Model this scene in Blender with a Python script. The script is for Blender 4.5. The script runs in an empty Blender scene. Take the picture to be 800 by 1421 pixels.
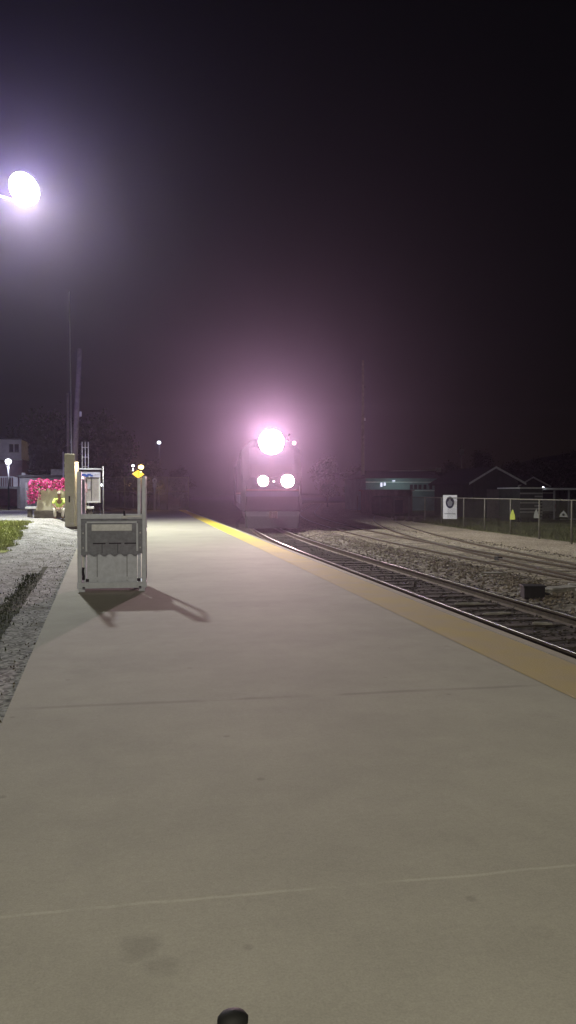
import bpy, bmesh, math, random
from mathutils import Vector, Matrix, noise
R = math.radians
random.seed(11)
C = bpy.context.scene.collection
F = 1115.0                      # focal length in photo pixels (800 x 1421)
CAM_H = 1.6
YAW = math.atan(200/F); PITCH = math.atan(25.5/F)

# ------------------------------------------------------------------ helpers
def ray(px, py):
    cy, sy, cp, sp = math.cos(YAW), math.sin(YAW), math.cos(PITCH), math.sin(PITCH)
    f = Vector((sy*cp, cy*cp, -sp)); r = Vector((cy, -sy, 0)); u = Vector((sy*sp, cy*sp, cp))
    return f + r*((px-400)/F) + u*((710.5-py)/F)
def at(px, py, Y):
    d = ray(px, py); t = Y/d.y
    return Vector((d.x*t, Y, CAM_H + d.z*t))
def smooth(a, b, v):
    t = min(1, max(0, (v-a)/(b-a))); return t*t*(3-2*t)

def tag(o, label=None, cat=None, group=None, kind=None):
    if label: o['label'] = label
    if cat: o['category'] = cat
    if group: o['group'] = group
    if kind: o['kind'] = kind
    return o
def empty(name, loc, label, cat, rz=0, group=None):
    o = bpy.data.objects.new(name, None); C.objects.link(o)
    o.location = loc; o.rotation_euler = (0, 0, rz); o.empty_display_size = .2
    return tag(o, label, cat, group)

class MB:
    def __init__(s): s.v = []; s.f = []; s.sm = []
    def add(s, vs, fs, smooth=False):
        n = len(s.v); s.v += [tuple(v) for v in vs]
        for f in fs: s.f.append(tuple(n+i for i in f)); s.sm.append(smooth)
        return s
    def box(s, c, d, rz=0, rx=0, ry=0):
        x, y, z = d[0]/2, d[1]/2, d[2]/2
        M = Matrix.Translation(c) @ Matrix.Rotation(rz, 4, 'Z') @ Matrix.Rotation(ry, 4, 'Y') @ Matrix.Rotation(rx, 4, 'X')
        vs = [M @ Vector((a*x, b*y, e*z)) for a in (-1, 1) for b in (-1, 1) for e in (-1, 1)]
        return s.add(vs, [(0,1,3,2),(4,6,7,5),(0,4,5,1),(2,3,7,6),(0,2,6,4),(1,5,7,3)])
    def bb(s, x0, x1, y0, y1, z0, z1):
        return s.box(((x0+x1)/2, (y0+y1)/2, (z0+z1)/2), (abs(x1-x0), abs(y1-y0), abs(z1-z0)))
    def tube(s, pts, r, n=8, r2=None, cap=True):
        pts = [Vector(p) for p in pts]; m = len(pts)
        vs = []; up = None
        for i, p in enumerate(pts):
            t = (pts[min(i+1, m-1)] - pts[max(i-1, 0)]).normalized()
            if up is None: up = t.orthogonal().normalized()
            up = (up - t*up.dot(t)).normalized(); w = t.cross(up)
            k = i/(m-1) if m > 1 else 0
            rr = r if isinstance(r, (int, float)) else r[i]
            if r2 is not None: rr = r + (r2-r)*k
            for j in range(n):
                a = 2*math.pi*j/n; vs.append(p + (up*math.cos(a) + w*math.sin(a))*rr)
        fs = [(i*n+j, i*n+(j+1) % n, (i+1)*n+(j+1) % n, (i+1)*n+j) for i in range(m-1) for j in range(n)]
        s.add(vs, fs, n > 5)
        if cap:
            b = len(s.v)-len(vs)
            s.f.append(tuple(b+j for j in range(n))[::-1]); s.sm.append(False)
            s.f.append(tuple(b+(m-1)*n+j for j in range(n))); s.sm.append(False)
        return s
    def disc(s, c, nrm, r, depth, n=24, r2=None):      # a short cylinder
        c = Vector(c); nrm = Vector(nrm).normalized()
        return s.tube([c, c+nrm*depth], r, n, r2 if r2 is not None else r)
    def ball(s, c, r, n=12, sc=(1, 1, 1)):
        vs = []; m = n//2
        for i in range(m+1):
            ph = math.pi*i/m
            for j in range(n):
                a = 2*math.pi*j/n
                vs.append((c[0]+r*sc[0]*math.sin(ph)*math.cos(a), c[1]+r*sc[1]*math.sin(ph)*math.sin(a), c[2]+r*sc[2]*math.cos(ph)))
        fs = [(i*n+j, (i+1)*n+j, (i+1)*n+(j+1) % n, i*n+(j+1) % n) for i in range(m) for j in range(n)]
        return s.add(vs, fs, True)
    def prism(s, poly, y0, y1):                          # polygon in x,z extruded along y
        n = len(poly)
        vs = [(x, y0, z) for x, z in poly] + [(x, y1, z) for x, z in poly]
        fs = [tuple(range(n))[::-1], tuple(range(n, 2*n))] + [(i, (i+1) % n, n+(i+1) % n, n+i) for i in range(n)]
        return s.add(vs, fs)
    def loft(s, rings, closed=True):
        n = len(rings[0]); vs = [p for r_ in rings for p in r_]
        fs = [(i*n+j, i*n+(j+1) % n, (i+1)*n+(j+1) % n, (i+1)*n+j) for i in range(len(rings)-1) for j in range(n)]
        if closed: fs += [tuple(range(n))[::-1], tuple((len(rings)-1)*n+j for j in range(n))]
        return s.add(vs, fs)
    def build(s, name, m, parent=None, bevel=0, recalc=True):
        me = bpy.data.meshes.new(name)
        me.from_pydata(s.v, [], s.f)
        me.polygons.foreach_set('use_smooth', s.sm)
        if recalc:
            b = bmesh.new(); b.from_mesh(me); bmesh.ops.recalc_face_normals(b, faces=b.faces); b.to_mesh(me); b.free()
        me.materials.append(m)
        o = bpy.data.objects.new(name, me); C.objects.link(o)
        if parent: o.parent = parent
        if bevel:
            md = o.modifiers.new('bevel', 'BEVEL'); md.width = bevel; md.segments = 2; md.limit_method = 'ANGLE'
        return o

def mat(name, col, rough=.7, var=.25, scale=6, metal=0, bump=0, bscale=None, col2=None, detail=6, spec=.3):
    m = bpy.data.materials.new(name); m.use_nodes = True
    nt = m.node_tree; n = nt.nodes; l = nt.links; b = n['Principled BSDF']
    b.inputs['Roughness'].default_value = rough; b.inputs['Metallic'].default_value = metal
    b.inputs['Specular IOR Level'].default_value = spec
    tc = n.new('ShaderNodeTexCoord')
    nz = n.new('ShaderNodeTexNoise'); nz.inputs['Scale'].default_value = scale; nz.inputs['Detail'].default_value = detail
    nz.inputs['Roughness'].default_value = .65
    l.new(tc.outputs['Object'], nz.inputs['Vector'])
    cr = n.new('ShaderNodeValToRGB')
    c2 = col2 or tuple(max(0, c*(1-var)) for c in col); c1 = col if col2 else tuple(min(1, c*(1+var)) for c in col)
    cr.color_ramp.elements[0].position = .32; cr.color_ramp.elements[0].color = (*c2, 1)
    cr.color_ramp.elements[1].position = .68; cr.color_ramp.elements[1].color = (*c1, 1)
    l.new(nz.outputs['Fac'], cr.inputs['Fac']); l.new(cr.outputs['Color'], b.inputs['Base Color'])
    if bump:
        n2 = n.new('ShaderNodeTexNoise'); n2.inputs['Scale'].default_value = bscale or scale*5; n2.inputs['Detail'].default_value = 8
        l.new(tc.outputs['Object'], n2.inputs['Vector'])
        bp = n.new('ShaderNodeBump'); bp.inputs['Strength'].default_value = bump; bp.inputs['Distance'].default_value = .03
        l.new(n2.outputs['Fac'], bp.inputs['Height']); l.new(bp.outputs['Normal'], b.inputs['Normal'])
    return m
def emit(name, col, st):
    m = bpy.data.materials.new(name); m.use_nodes = True
    b = m.node_tree.nodes['Principled BSDF']
    b.inputs['Base Color'].default_value = (.8, .8, .8, 1)
    b.inputs['Emission Color'].default_value = (*col, 1); b.inputs['Emission Strength'].default_value = st
    return m
def lamp_light(name, loc, col, power, radius, parent=None, spot=None, direction=None):
    ld = bpy.data.lights.new(name, 'SPOT' if spot else 'POINT')
    ld.energy = power; ld.color = col; ld.shadow_soft_size = radius
    o = bpy.data.objects.new(name, ld); C.objects.link(o); o.location = loc
    if spot:
        ld.spot_size = R(spot); ld.spot_blend = 1.0
        o.rotation_euler = Vector(direction).to_track_quat('-Z', 'Y').to_euler()
    if parent: o.parent = parent
    return o

# ------------------------------------------------------------------ materials
M = {}
M['steel'] = mat('galvanised steel', (.42, .42, .43), .5, .12, 12, .6)
M['grey_paint'] = mat('grey painted metal', (.50, .52, .58), .55, .12, 9, .2, .1)
M['lift_panel'] = mat('grey rubber coated panel', (.20, .21, .24), .6, .2, 14, .1, .15)
M['lift_plate'] = mat('pale aluminium plate', (.55, .55, .56), .5, .12, 20, .3)
M['lift_light'] = mat('light grey sheet', (.50, .52, .59), .55, .15, 10, .2)
M['dark'] = mat('dark metal', (.018, .018, .02), .6, .3, 10)
M['black'] = mat('black rubber', (.012, .012, .012), .7, .3, 10)
M['rail'] = mat('rusty rail web', (.10, .075, .055), .6, .35, 9, .3, .2)
M['rail_top'] = mat('polished rail head', (.30, .285, .27), .36, .35, 3, 1.0)
M['tie'] = mat('weathered wooden tie', (.05, .042, .034), .9, .45, 7, 0, .6, 30)
M['tie_pale'] = mat('dusty pale tie', (.23, .195, .16), .9, .35, 7, 0, .5, 30)
M['stone'] = mat('ballast stone', (.21, .175, .14), .9, .6, 3, 0, .3, 30)
M['fence_wire'] = mat('rusty fence wire', (.09, .08, .07), .8, .3, 5)
M['fence_post'] = mat('weathered fence pipe', (.17, .16, .135), .75, .2, 5)
M['cream'] = mat('cream painted concrete', (.50, .47, .36), .8, .12, 3, 0, .2)
M['cream_post'] = mat('cream painted post', (.40, .375, .31), .7, .14, 3, 0, .15)
M['planter_base'] = mat('dark mossy concrete', (.08, .07, .055), .9, .4, 5, 0, .4)
M['white'] = mat('white paint', (.62, .62, .60), .5, .08, 5)
M['house_white'] = mat('white clapboard', (.75, .75, .78), .7, .15, 2)
M['house_red'] = mat('dull red wall', (.16, .06, .065), .8, .3, 2)
M['grey_wall'] = mat('grey block wall', (.12, .12, .125), .85, .3, 3)
M['wood_pole'] = mat('weathered wooden pole', (.17, .145, .125), .9, .3, 4, 0, .4, 25)
M['teal'] = mat('teal siding', (.15, .27, .255), .7, .2, 1)
M['teal_trim'] = mat('pale teal trim', (.55, .70, .66), .6, .1, 3)
M['brown_wall'] = mat('brown corrugated steel', (.17, .12, .10), .8, .25, 2, 0, .3)
M['house_dark'] = mat('dark green siding', (.035, .04, .036), .85, .3, 2)
M['roof_dark'] = mat('dark shingles', (.03, .03, .032), .9, .3, 5)
M['roof_trim'] = mat('weathered pale fascia', (.48, .50, .48), .7, .15, 3)
M['garage_door'] = mat('dull taupe door', (.13, .12, .11), .7, .2, 3)
M['window'] = mat('dark window glass', (.01, .011, .014), .12, .2, 3, 0)
M['pale_siding'] = mat('pale grey siding', (.22, .22, .215), .75, .2, 3)
M['leaf'] = mat('tree foliage', (.016, .022, .013), .75, .5, 2)
M['bark'] = mat('tree bark', (.06, .05, .04), .9, .4, 5)
M['pink'] = mat('magenta petals', (.66, .07, .27), .7, .3, 6)
M['flower_leaf'] = mat('flower foliage', (.05, .10, .03), .7, .4, 6)
M['grass_l'] = mat('lit lawn blades', (.30, .34, .10), .8, .4, 1.2, col2=(.20, .21, .07))
M['grass_r'] = mat('dry rough grass', (.11, .115, .05), .9, .4, 1.0, col2=(.06, .06, .03))
M['yellow_sign'] = mat('yellow sign sheet', (.80, .50, .03), .5, .1, 4)
M['navy'] = mat('navy print', (.02, .02, .055), .5, .1, 4)
M['blue'] = mat('blue print', (.03, .07, .30), .5, .1, 4)
M['sign_white'] = mat('white sign sheet', (.84, .83, .86), .5, .05, 4)
M['sign_grey'] = mat('grey print', (.28, .28, .32), .5, .05, 4)
M['lime'] = mat('yellow green plastic', (.50, .55, .10), .6, .15, 6)
M['hiviz'] = mat('high visibility yellow cloth', (.60, .80, .18), .85, .15, 9)
M['trousers'] = mat('light grey cloth', (.62, .58, .52), .9, .2, 9)
M['skin'] = mat('skin', (.22, .12, .08), .6, .1, 9)
M['hair'] = mat('cap cloth', (.42, .36, .30), .8, .2, 9)
M['shoe'] = mat('dark shoe', (.03, .028, .026), .6, .2, 9)
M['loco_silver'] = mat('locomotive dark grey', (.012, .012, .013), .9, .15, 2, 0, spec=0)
M['loco_blue'] = mat('locomotive blue', (.015, .018, .04), .7, .15, 2, .1)
M['loco_red'] = mat('locomotive red', (.07, .015, .015), .7, .1, 2)
M['head_glow'] = emit('headlight lens', (1, .86, .88), 60)
M['ditch_glow'] = emit('ditch light lens', (1, .84, .74), 40)
M['small_glow'] = emit('small marker light', (1, .85, .85), 1.6)
M['flood_glow'] = emit('flood lens', (.86, .88, 1), 30)
M['white_glow'] = emit('white street lamp', (.85, .88, 1), 12)
M['yellow_glow'] = emit('sodium lamp', (1, .72, .22), 12)
M['warm_glow'] = emit('warm wall lamp', (1, .72, .38), 3.5)
M['window_glow'] = emit('lit window', (.75, .74, 1), 1.1)

def concrete(name, base, lines):
    """broom-finished concrete: large blotches, fine aggregate, stains and joints that belong to the slab"""
    m = bpy.data.materials.new(name); m.use_nodes = True
    nt = m.node_tree; n = nt.nodes; l = nt.links; b = n['Principled BSDF']
    b.inputs['Roughness'].default_value = .85; b.inputs['Specular IOR Level'].default_value = .25
    tc = n.new('ShaderNodeTexCoord')
    def nz(scale, det, rg=.6):
        t = n.new('ShaderNodeTexNoise'); t.inputs['Scale'].default_value = scale; t.inputs['Detail'].default_value = det
        t.inputs['Roughness'].default_value = rg; l.new(tc.outputs['Object'], t.inputs['Vector']); return t.outputs['Fac']
    def ramp(f, p0, p1, a, c):
        r = n.new('ShaderNodeMapRange'); r.inputs[1].default_value = p0; r.inputs[2].default_value = p1
        r.inputs[3].default_value = a; r.inputs[4].default_value = c; l.new(f, r.inputs[0]); return r.outputs[0]
    def mul(a, c):
        t = n.new('ShaderNodeMath'); t.operation = 'MULTIPLY'; l.new(a, t.inputs[0])
        if isinstance(c, float): t.inputs[1].default_value = c
        else: l.new(c, t.inputs[1])
        return t.outputs[0]
    v = mul(ramp(nz(.55, 5), .3, .7, .88, 1.1), ramp(nz(3.2, 6, .7), .3, .7, .94, 1.05))
    v = mul(v, ramp(nz(110, 3, .7), .3, .7, .88, 1.10))
    v = mul(v, ramp(nz(34, 4, .7), .28, .72, .93, 1.06))
    vo = n.new('ShaderNodeTexVoronoi'); vo.inputs['Scale'].default_value = 2.1; l.new(tc.outputs['Object'], vo.inputs['Vector'])
    v = mul(v, ramp(vo.outputs['Distance'], .035, .06, .80, 1.0))       # trodden-in gum spots
    v = mul(v, ramp(nz(.9, 9, .8), .56, .74, 1.0, .86))
    v = mul(v, ramp(nz(1.7, 8, .75), .64, .76, 1.0, .80))            # scattered stains
    sep = n.new('ShaderNodeSeparateXYZ'); l.new(tc.outputs['Object'], sep.inputs[0])
    wob = ramp(nz(1.3, 4), 0, 1, -.03, .03)
    for (yy, wd, gain, brk) in lines:
        a = n.new('ShaderNodeMath'); a.operation = 'ADD'; l.new(sep.outputs['Y'], a.inputs[0]); l.new(wob, a.inputs[1])
        s_ = n.new('ShaderNodeMath'); s_.operation = 'SUBTRACT'; l.new(a.outputs[0], s_.inputs[0]); s_.inputs[1].default_value = yy
        ab = n.new('ShaderNodeMath'); ab.operation = 'ABSOLUTE'; l.new(s_.outputs[0], ab.inputs[0])
        g = ramp(ab.outputs[0], wd*.3, wd, 1.0, 0.0)
        g = mul(g, ramp(nz(brk, 3), .42, .52, .15, 1.0))
        k = ramp(g, 0, 1, 1.0, gain)
        v = mul(v, k)
    for (sx, sy, sr, gain) in [(-.02, 2.86, .10, .80), (.05, 2.72, .07, .84), (1.9, 3.0, .16, .9), (-.8, 3.6, .2, .92), (1.5, 11.5, .5, .93)]:
        d = n.new('ShaderNodeVectorMath'); d.operation = 'DISTANCE'
        q = n.new('ShaderNodeVectorMath'); q.operation = 'ADD'; l.new(tc.outputs['Object'], q.inputs[0])
        nn = n.new('ShaderNodeTexNoise'); nn.inputs['Scale'].default_value = 9; nn.inputs['Detail'].default_value = 5
        l.new(tc.outputs['Object'], nn.inputs['Vector'])
        sc = n.new('ShaderNodeVectorMath'); sc.operation = 'SCALE'; l.new(nn.outputs['Color'], sc.inputs[0]); sc.inputs['Scale'].default_value = sr*1.6
        l.new(sc.outputs[0], q.inputs[1]); l.new(q.outputs[0], d.inputs[0]); o_ = sr*.8
        d.inputs[1].default_value = (sx+o_, sy+o_, o_)
        v = mul(v, ramp(d.outputs['Value'], sr*.3, sr, gain, 1.0))
    cb = n.new('ShaderNodeVectorMath'); cb.operation = 'SCALE'; cb.inputs[0].default_value = base; l.new(v, cb.inputs['Scale'])
    l.new(cb.outputs[0], b.inputs['Base Color'])
    bp = n.new('ShaderNodeBump'); bp.inputs['Strength'].default_value = .25; bp.inputs['Distance'].default_value = .006
    l.new(nz(90, 6, .7), bp.inputs['Height']); l.new(bp.outputs['Normal'], b.inputs['Normal'])
    return m
M['platform'] = concrete('platform concrete', (.35, .335, .275), [(6.2, .05, .80, 1.5), (3.15, .014, 1.22, 1.9), (12.4, .02, .93, 1.5), (24.8, .03, .93, 1.5)])
M['platform_edge'] = concrete('platform edge concrete', (.37, .33, .27), [])
M['yellow_strip'] = mat('worn yellow strip paint', (.42, .33, .13), .8, .2, 1.6, 0, .3, 60, col2=(.37, .305, .20), detail=10)

def ground_mat(name, cols, scale, fine, bump=.6, bs=40, vor=None):
    """cols: dark, mid, light; patches plus stone grain"""
    m = bpy.data.materials.new(name); m.use_nodes = True
    nt = m.node_tree; n = nt.nodes; l = nt.links; b = n['Principled BSDF']
    b.inputs['Roughness'].default_value = .95; b.inputs['Specular IOR Level'].default_value = .15
    tc = n.new('ShaderNodeTexCoord')
    a = n.new('ShaderNodeTexNoise'); a.inputs['Scale'].default_value = scale; a.inputs['Detail'].default_value = 9; a.inputs['Roughness'].default_value = .7
    l.new(tc.outputs['Object'], a.inputs['Vector'])
    cr = n.new('ShaderNodeValToRGB'); e = cr.color_ramp.elements
    e[0].position = .34; e[0].color = (*cols[0], 1); e[1].position = .66; e[1].color = (*cols[2], 1)
    k = e.new(.47); k.color = (*cols[1], 1)
    l.new(a.outputs['Fac'], cr.inputs['Fac'])
    vo = n.new('ShaderNodeTexVoronoi'); vo.inputs['Scale'].default_value = vor or fine
    l.new(tc.outputs['Object'], vo.inputs['Vector'])
    bw = n.new('ShaderNodeRGBToBW'); l.new(vo.outputs['Color'], bw.inputs[0])
    mr = n.new('ShaderNodeMapRange'); mr.inputs[1].default_value = .2; mr.inputs[2].default_value = .8; mr.inputs[3].default_value = .5; mr.inputs[4].default_value = 1.5
    l.new(bw.outputs[0], mr.inputs[0])
    sc = n.new('ShaderNodeVectorMath'); sc.operation = 'SCALE'; l.new(cr.outputs['Color'], sc.inputs[0]); l.new(mr.outputs[0], sc.inputs['Scale'])
    l.new(sc.outputs[0], b.inputs['Base Color'])
    bp = n.new('ShaderNodeBump'); bp.inputs['Strength'].default_value = bump; bp.inputs['Distance'].default_value = .03
    l.new(vo.outputs['Distance'], bp.inputs['Height']); l.new(bp.outputs['Normal'], b.inputs['Normal'])
    return m
M['gravel'] = ground_mat('pale limestone gravel', ((.13, .125, .10), (.27, .265, .255), (.36, .355, .345)), 1.4, 28)
M['bed1'] = ground_mat('oily dark ballast', ((.014, .013, .010), (.034, .029, .024), (.075, .064, .052)), .8, 16)
M['shoulder'] = ground_mat('rough ballast', ((.06, .052, .042), (.14, .12, .10), (.23, .20, .17)), 1.6, 11)
M['bed2'] = ground_mat('sand filled ballast', ((.21, .18, .14), (.32, .27, .215), (.39, .335, .27)), .9, 22)
M['dirt'] = ground_mat('tan dirt road', ((.27, .225, .175), (.35, .29, .23), (.41, .345, .275)), .5, 30)
M['soil'] = ground_mat('rough dark ground', ((.03, .03, .02), (.06, .055, .035), (.09, .08, .05)), .6, 12)
M['lawn'] = ground_mat('short lawn', ((.13, .14, .05), (.24, .27, .08), (.32, .32, .13)), .9, 30)
M['rgrass'] = ground_mat('rough grass ground', ((.07, .075, .03), (.12, .125, .055), (.20, .175, .105)), .5, 20)
M['gravel_shadow'] = ground_mat('painted gravel shadow', ((.025, .028, .016), (.05, .055, .03), (.09, .09, .06)), 4, 26)  # dark tones stand for a shadow lying on the gravel

# ------------------------------------------------------------------ sky, air, ground
w = bpy.data.worlds.new('World'); bpy.context.scene.world = w; w.use_nodes = True
nt = w.node_tree; bg = nt.nodes['Background']
sky = nt.nodes.new('ShaderNodeTexSky'); sky.sky_type = 'NISHITA'; sky.sun_disc = False
sky.sun_elevation = R(6); sky.sun_rotation = R(20)
mx = nt.nodes.new('ShaderNodeMix'); mx.data_type = 'RGBA'; mx.inputs['Factor'].default_value = .975
mx.inputs['B'].default_value = (.44, .48, .60, 1)
nt.links.new(sky.outputs[0], mx.inputs['A']); nt.links.new(mx.outputs['Result'], bg.inputs['Color'])
bg.inputs['Strength'].default_value = .0025

def track_shift(Y):
    if Y < 22: return 0
    if Y < 80: return .002*(Y-22)**2
    return .002*58**2 + .232*(Y-80)
def frange(a, b, n): return [a+(b-a)*i/n for i in range(n+1)]
YS = frange(-20, 8, 14) + frange(8, 30, 110)[1:] + frange(30, 80, 60)[1:] + frange(80, 160, 20)[1:]
prof = [(4.1, -.37), (6.75, -.36), (7.0, -.33), (7.5, -.24), (8.1, -.25), (8.5, -.275), (12.4, -.275), (12.9, -.25), (15.6, -.21), (200, -.21)]
def prof_z(u):
    for (a, za), (b, zb) in zip(prof, prof[1:]):
        if u <= b: return za + (zb-za)*(u-a)/(b-a)
    return prof[-1][1]
def nzv(x, y, s, seed=0): return noise.noise(Vector((x*s, y*s, seed)))
def gz(u, Y):
    amp = .035*smooth(6.6, 7.1, u)*(1-smooth(8.1, 8.7, u)) + .012
    x = u + track_shift(Y)
    return prof_z(u) + amp*(nzv(x, Y, 3.1) + .7*nzv(x, Y, 8.3, 3)) + (.03*nzv(x, Y, .5, 5) if u > 12.6 else 0)
def strip(name, ua, ub, nu, m):
    b = MB(); us = frange(ua, ub, nu); n = nu+1
    vs = [(u+track_shift(Y), Y, gz(u, Y)) for Y in YS for u in us]
    fs = [(i*n+j, i*n+j+1, (i+1)*n+j+1, (i+1)*n+j) for i in range(len(YS)-1) for j in range(nu)]
    b.add(vs, fs, True); return tag(b.build(name, m, recalc=False), kind='structure')
strip('dark_ballast_bed', 4.06, 6.8, 18, M['bed1'])
strip('ballast_shoulder', 6.8, 8.5, 22, M['shoulder'])
strip('sandy_ballast_bed', 8.5, 12.6, 20, M['bed2'])
strip('dirt_road', 12.6, 15.6, 10, M['dirt'])
strip('rough_grass_ground', 15.6, 110, 40, M['rgrass'])
tag(MB().add([(-900, -300, -.6), (900, -300, -.6), (900, 1500, -.6), (-900, 1500, -.6)], [(0, 1, 2, 3)]).build('ground', M['soil']), kind='structure')

def edge(Y): return -.68 - .052*Y
def hL(x, Y):
    d = edge(Y) - x
    return .47*smooth(19, 40, Y)*smooth(0, 1.6, d) - .035 + .012*nzv(x, Y, 2.3) + .02*nzv(x, Y, .6, 2)*smooth(0, .5, d)
def left_sheet(name, xf0, xf1, Y0, Y1, ny, nx, m, dz=0):
    b = MB(); n = nx+1; vs = []
    for Y in frange(Y0, Y1, ny):
        a, c = xf0(Y), xf1(Y)
        for x in frange(a, c, nx): vs.append((x, Y, hL(x, Y)+dz))
    fs = [(i*n+j, i*n+j+1, (i+1)*n+j+1, (i+1)*n+j) for i in range(ny) for j in range(nx)]
    return tag(b.add(vs, fs, True).build(name, m, recalc=False), kind='structure')
left_sheet('gravel_ground', lambda Y: -13, lambda Y: edge(Y)-.002, -12, 58, 160, 40, M['gravel'])
left_sheet('far_ground', lambda Y: -90, lambda Y: edge(Y)-.002 if Y < 78 else 4, 58, 170, 30, 30, M['soil'])
left_sheet('side_ground', lambda Y: -90, lambda Y: -13, -12, 58, 40, 20, M['soil'])
def lawn_edge(Y): return -3.9 - .09*(Y-25) + .28*nzv(1, Y, .9) + .12*nzv(2, Y, 3.1)
def lawn_left(Y): return -13.0 if Y > 25 else lawn_edge(Y)-max(.02, (Y-22.5)*2.2)
left_sheet('lawn', lambda Y: lawn_left(Y), lambda Y: lawn_edge(Y), 22.5, 36.5, 70, 30, M['lawn'], .014)
# shadow band on the gravel beside the platform, painted as a dark ground sheet
left_sheet('gravel_shadow_strip', lambda Y: -1.66-.055*(Y-9.4)-.05-.18*smooth(17, 12, Y)*1-.04*nzv(3, Y, 2), lambda Y: -1.60-.055*(Y-9.4)+.05*nzv(5, Y, 2.2), 3, 18.5, 70, 6, M['gravel_shadow'], .008)

def strip_paint():
    # paint worn down to the concrete near the station, still fresh further out
    m = M['yellow_strip']; nt = m.node_tree; n = nt.nodes; l = nt.links; b = n['Principled BSDF']
    tc = n.new('ShaderNodeTexCoord'); sp = n.new('ShaderNodeSeparateXYZ'); l.new(tc.outputs['Object'], sp.inputs[0])
    nz_ = n.new('ShaderNodeTexNoise'); nz_.inputs['Scale'].default_value = 1.2; nz_.inputs['Detail'].default_value = 8
    l.new(tc.outputs['Object'], nz_.inputs['Vector'])
    ad = n.new('ShaderNodeMath'); ad.operation = 'MULTIPLY_ADD'; l.new(nz_.outputs['Fac'], ad.inputs[0]); ad.inputs[1].default_value = 10; l.new(sp.outputs['Y'], ad.inputs[2])
    mr = n.new('ShaderNodeMapRange'); mr.inputs[1].default_value = 23; mr.inputs[2].default_value = 40; l.new(ad.outputs[0], mr.inputs[0])
    mx_ = n.new('ShaderNodeMix'); mx_.data_type = 'RGBA'; mx_.inputs['B'].default_value = (.80, .62, .08, 1)
    src = b.inputs['Base Color'].links[0].from_socket
    l.new(src, mx_.inputs['A']); l.new(mr.outputs[0], mx_.inputs['Factor']); l.new(mx_.outputs['Result'], b.inputs['Base Color'])
    return m
# the platform slab
def slab(name, xa, xb, z0, z1, Y0, Y1, ny, m, bev=0):
    b = MB(); rings = []
    for Y in frange(Y0, Y1, ny):
        a, c = xa(Y), xb(Y); rings.append([(a, Y, z0), (c, Y, z0), (c, Y, z1), (a, Y, z1)])
    b.loft(rings); return tag(b.build(name, m, bevel=bev), kind='structure')
slab('platform', edge, lambda Y: 3.98, -.5, 0, -14, 78, 1, M['platform'])
slab('platform_edge_kerb', lambda Y: 3.982, lambda Y: 4.10, -.5, .003, -14, 78, 1, M['platform_edge'])
tag(MB().add([(3.30, -14, .004), (3.96, -14, .004), (3.96, 78, .004), (3.30, 78, .004)], [(0, 1, 2, 3)]).build('yellow_safety_strip', strip_paint()), kind='structure')

# distant hill on the right
def hill(name, x0, x1, Y0, Y1, H, m, seed):
    b = MB(); nx, ny = 50, 14; vs = []
    for j in range(ny+1):
        for i in range(nx+1):
            u, v = i/nx, j/ny
            x = x0+(x1-x0)*u; Y = Y0+(Y1-Y0)*v
            z = -.6 + H*math.sin(math.pi*min(1, v*1.1)/1.1*.9)*(smooth(0, .45, u))*(1+.16*nzv(x, 0, .02, seed)+.05*nzv(x, Y, .11, seed)+.03*nzv(x, Y, .4, seed))
            vs.append((x, Y, z))
    n = nx+1
    fs = [(j*n+i, j*n+i+1, (j+1)*n+i+1, (j+1)*n+i) for j in range(ny) for i in range(nx)]
    return tag(b.add(vs, fs, True).build(name, m, recalc=False), kind='structure')
hill('hill', 55, 330, 170, 330, 20, M['leaf'], 4)

# ------------------------------------------------------------------ railway tracks
def rail_pts(u, Ys): return [(u(Y)+track_shift(Y), Y) for Y in Ys]
def make_rail(parent, u, Ys, top, name='rail'):
    pts = rail_pts(u, Ys)
    sec = [(-.07, -.15), (.07, -.15), (.012, -.125), (.012, -.045), (.036, -.035), (.036, -.002), (-.036, -.002), (-.036, -.035), (-.012, -.045), (-.012, -.125)]
    rings = []; tops = []
    for i, (x, Y) in enumerate(pts):
        a = Vector(pts[max(i-1, 0)]); c = Vector(pts[min(i+1, len(pts)-1)]); t = (c-a).normalized(); nx = Vector((t.y, -t.x))
        rings.append([(x+nx.x*s, Y+nx.y*s, top+z) for s, z in sec])
        tops.append([(x+nx.x*s, Y+nx.y*s, top+z) for s, z in ((-.034, -.004), (.034, -.004), (.030, .0), (-.030, .0))])
    r_ = MB().loft(rings).build(name, M['rail'], parent)
    MB().loft(tops).build('rail_head', M['rail_top'], r_)
    return r_
def make_track(name, label, cu, Ys, top, tie_mat, tie_top, y_first, n_ind, sp, seed, gauge=1.40, cat='railway track'):
    rnd = random.Random(seed)
    t = empty(name, (0, 0, 0), label, cat)
    g = gauge/2
    make_rail(t, lambda Y: cu(Y)-g, Ys, top); make_rail(t, lambda Y: cu(Y)+g, Ys, top)
    rest = MB(); Y = Ys[0]+.3; k = 0
    while Y < Ys[-1]-.3:
        ang = math.atan((track_shift(Y+.5)+cu(Y+.5)-track_shift(Y-.5)-cu(Y-.5)))
        c = (cu(Y)+track_shift(Y)+rnd.uniform(-.05, .05), Y, tie_top-.08+rnd.uniform(-.012, .006))
        d = (2.5+rnd.uniform(-.08, .08), .22, .16); a = -ang+rnd.uniform(-.02, .02)
        if Y >= y_first and k < n_ind:
            MB().box(c, d, a).build('tie', tie_mat, t, bevel=.012); k += 1
        else: rest.box(c, d, a)
        Y += sp*rnd.uniform(.96, 1.04)
    o = rest.build('tie', tie_mat, t); tag(o, kind='stuff')
    return t
YT = frange(-16, 22, 4) + frange(22, 150, 64)[1:]
make_track('railway_track', 'nearest railway track with dark ties beside the yellow platform edge, the train stands on it', lambda Y: 5.52, YT, -.2, M['tie'], -.345, 6, 98, .56, 1)
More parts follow.
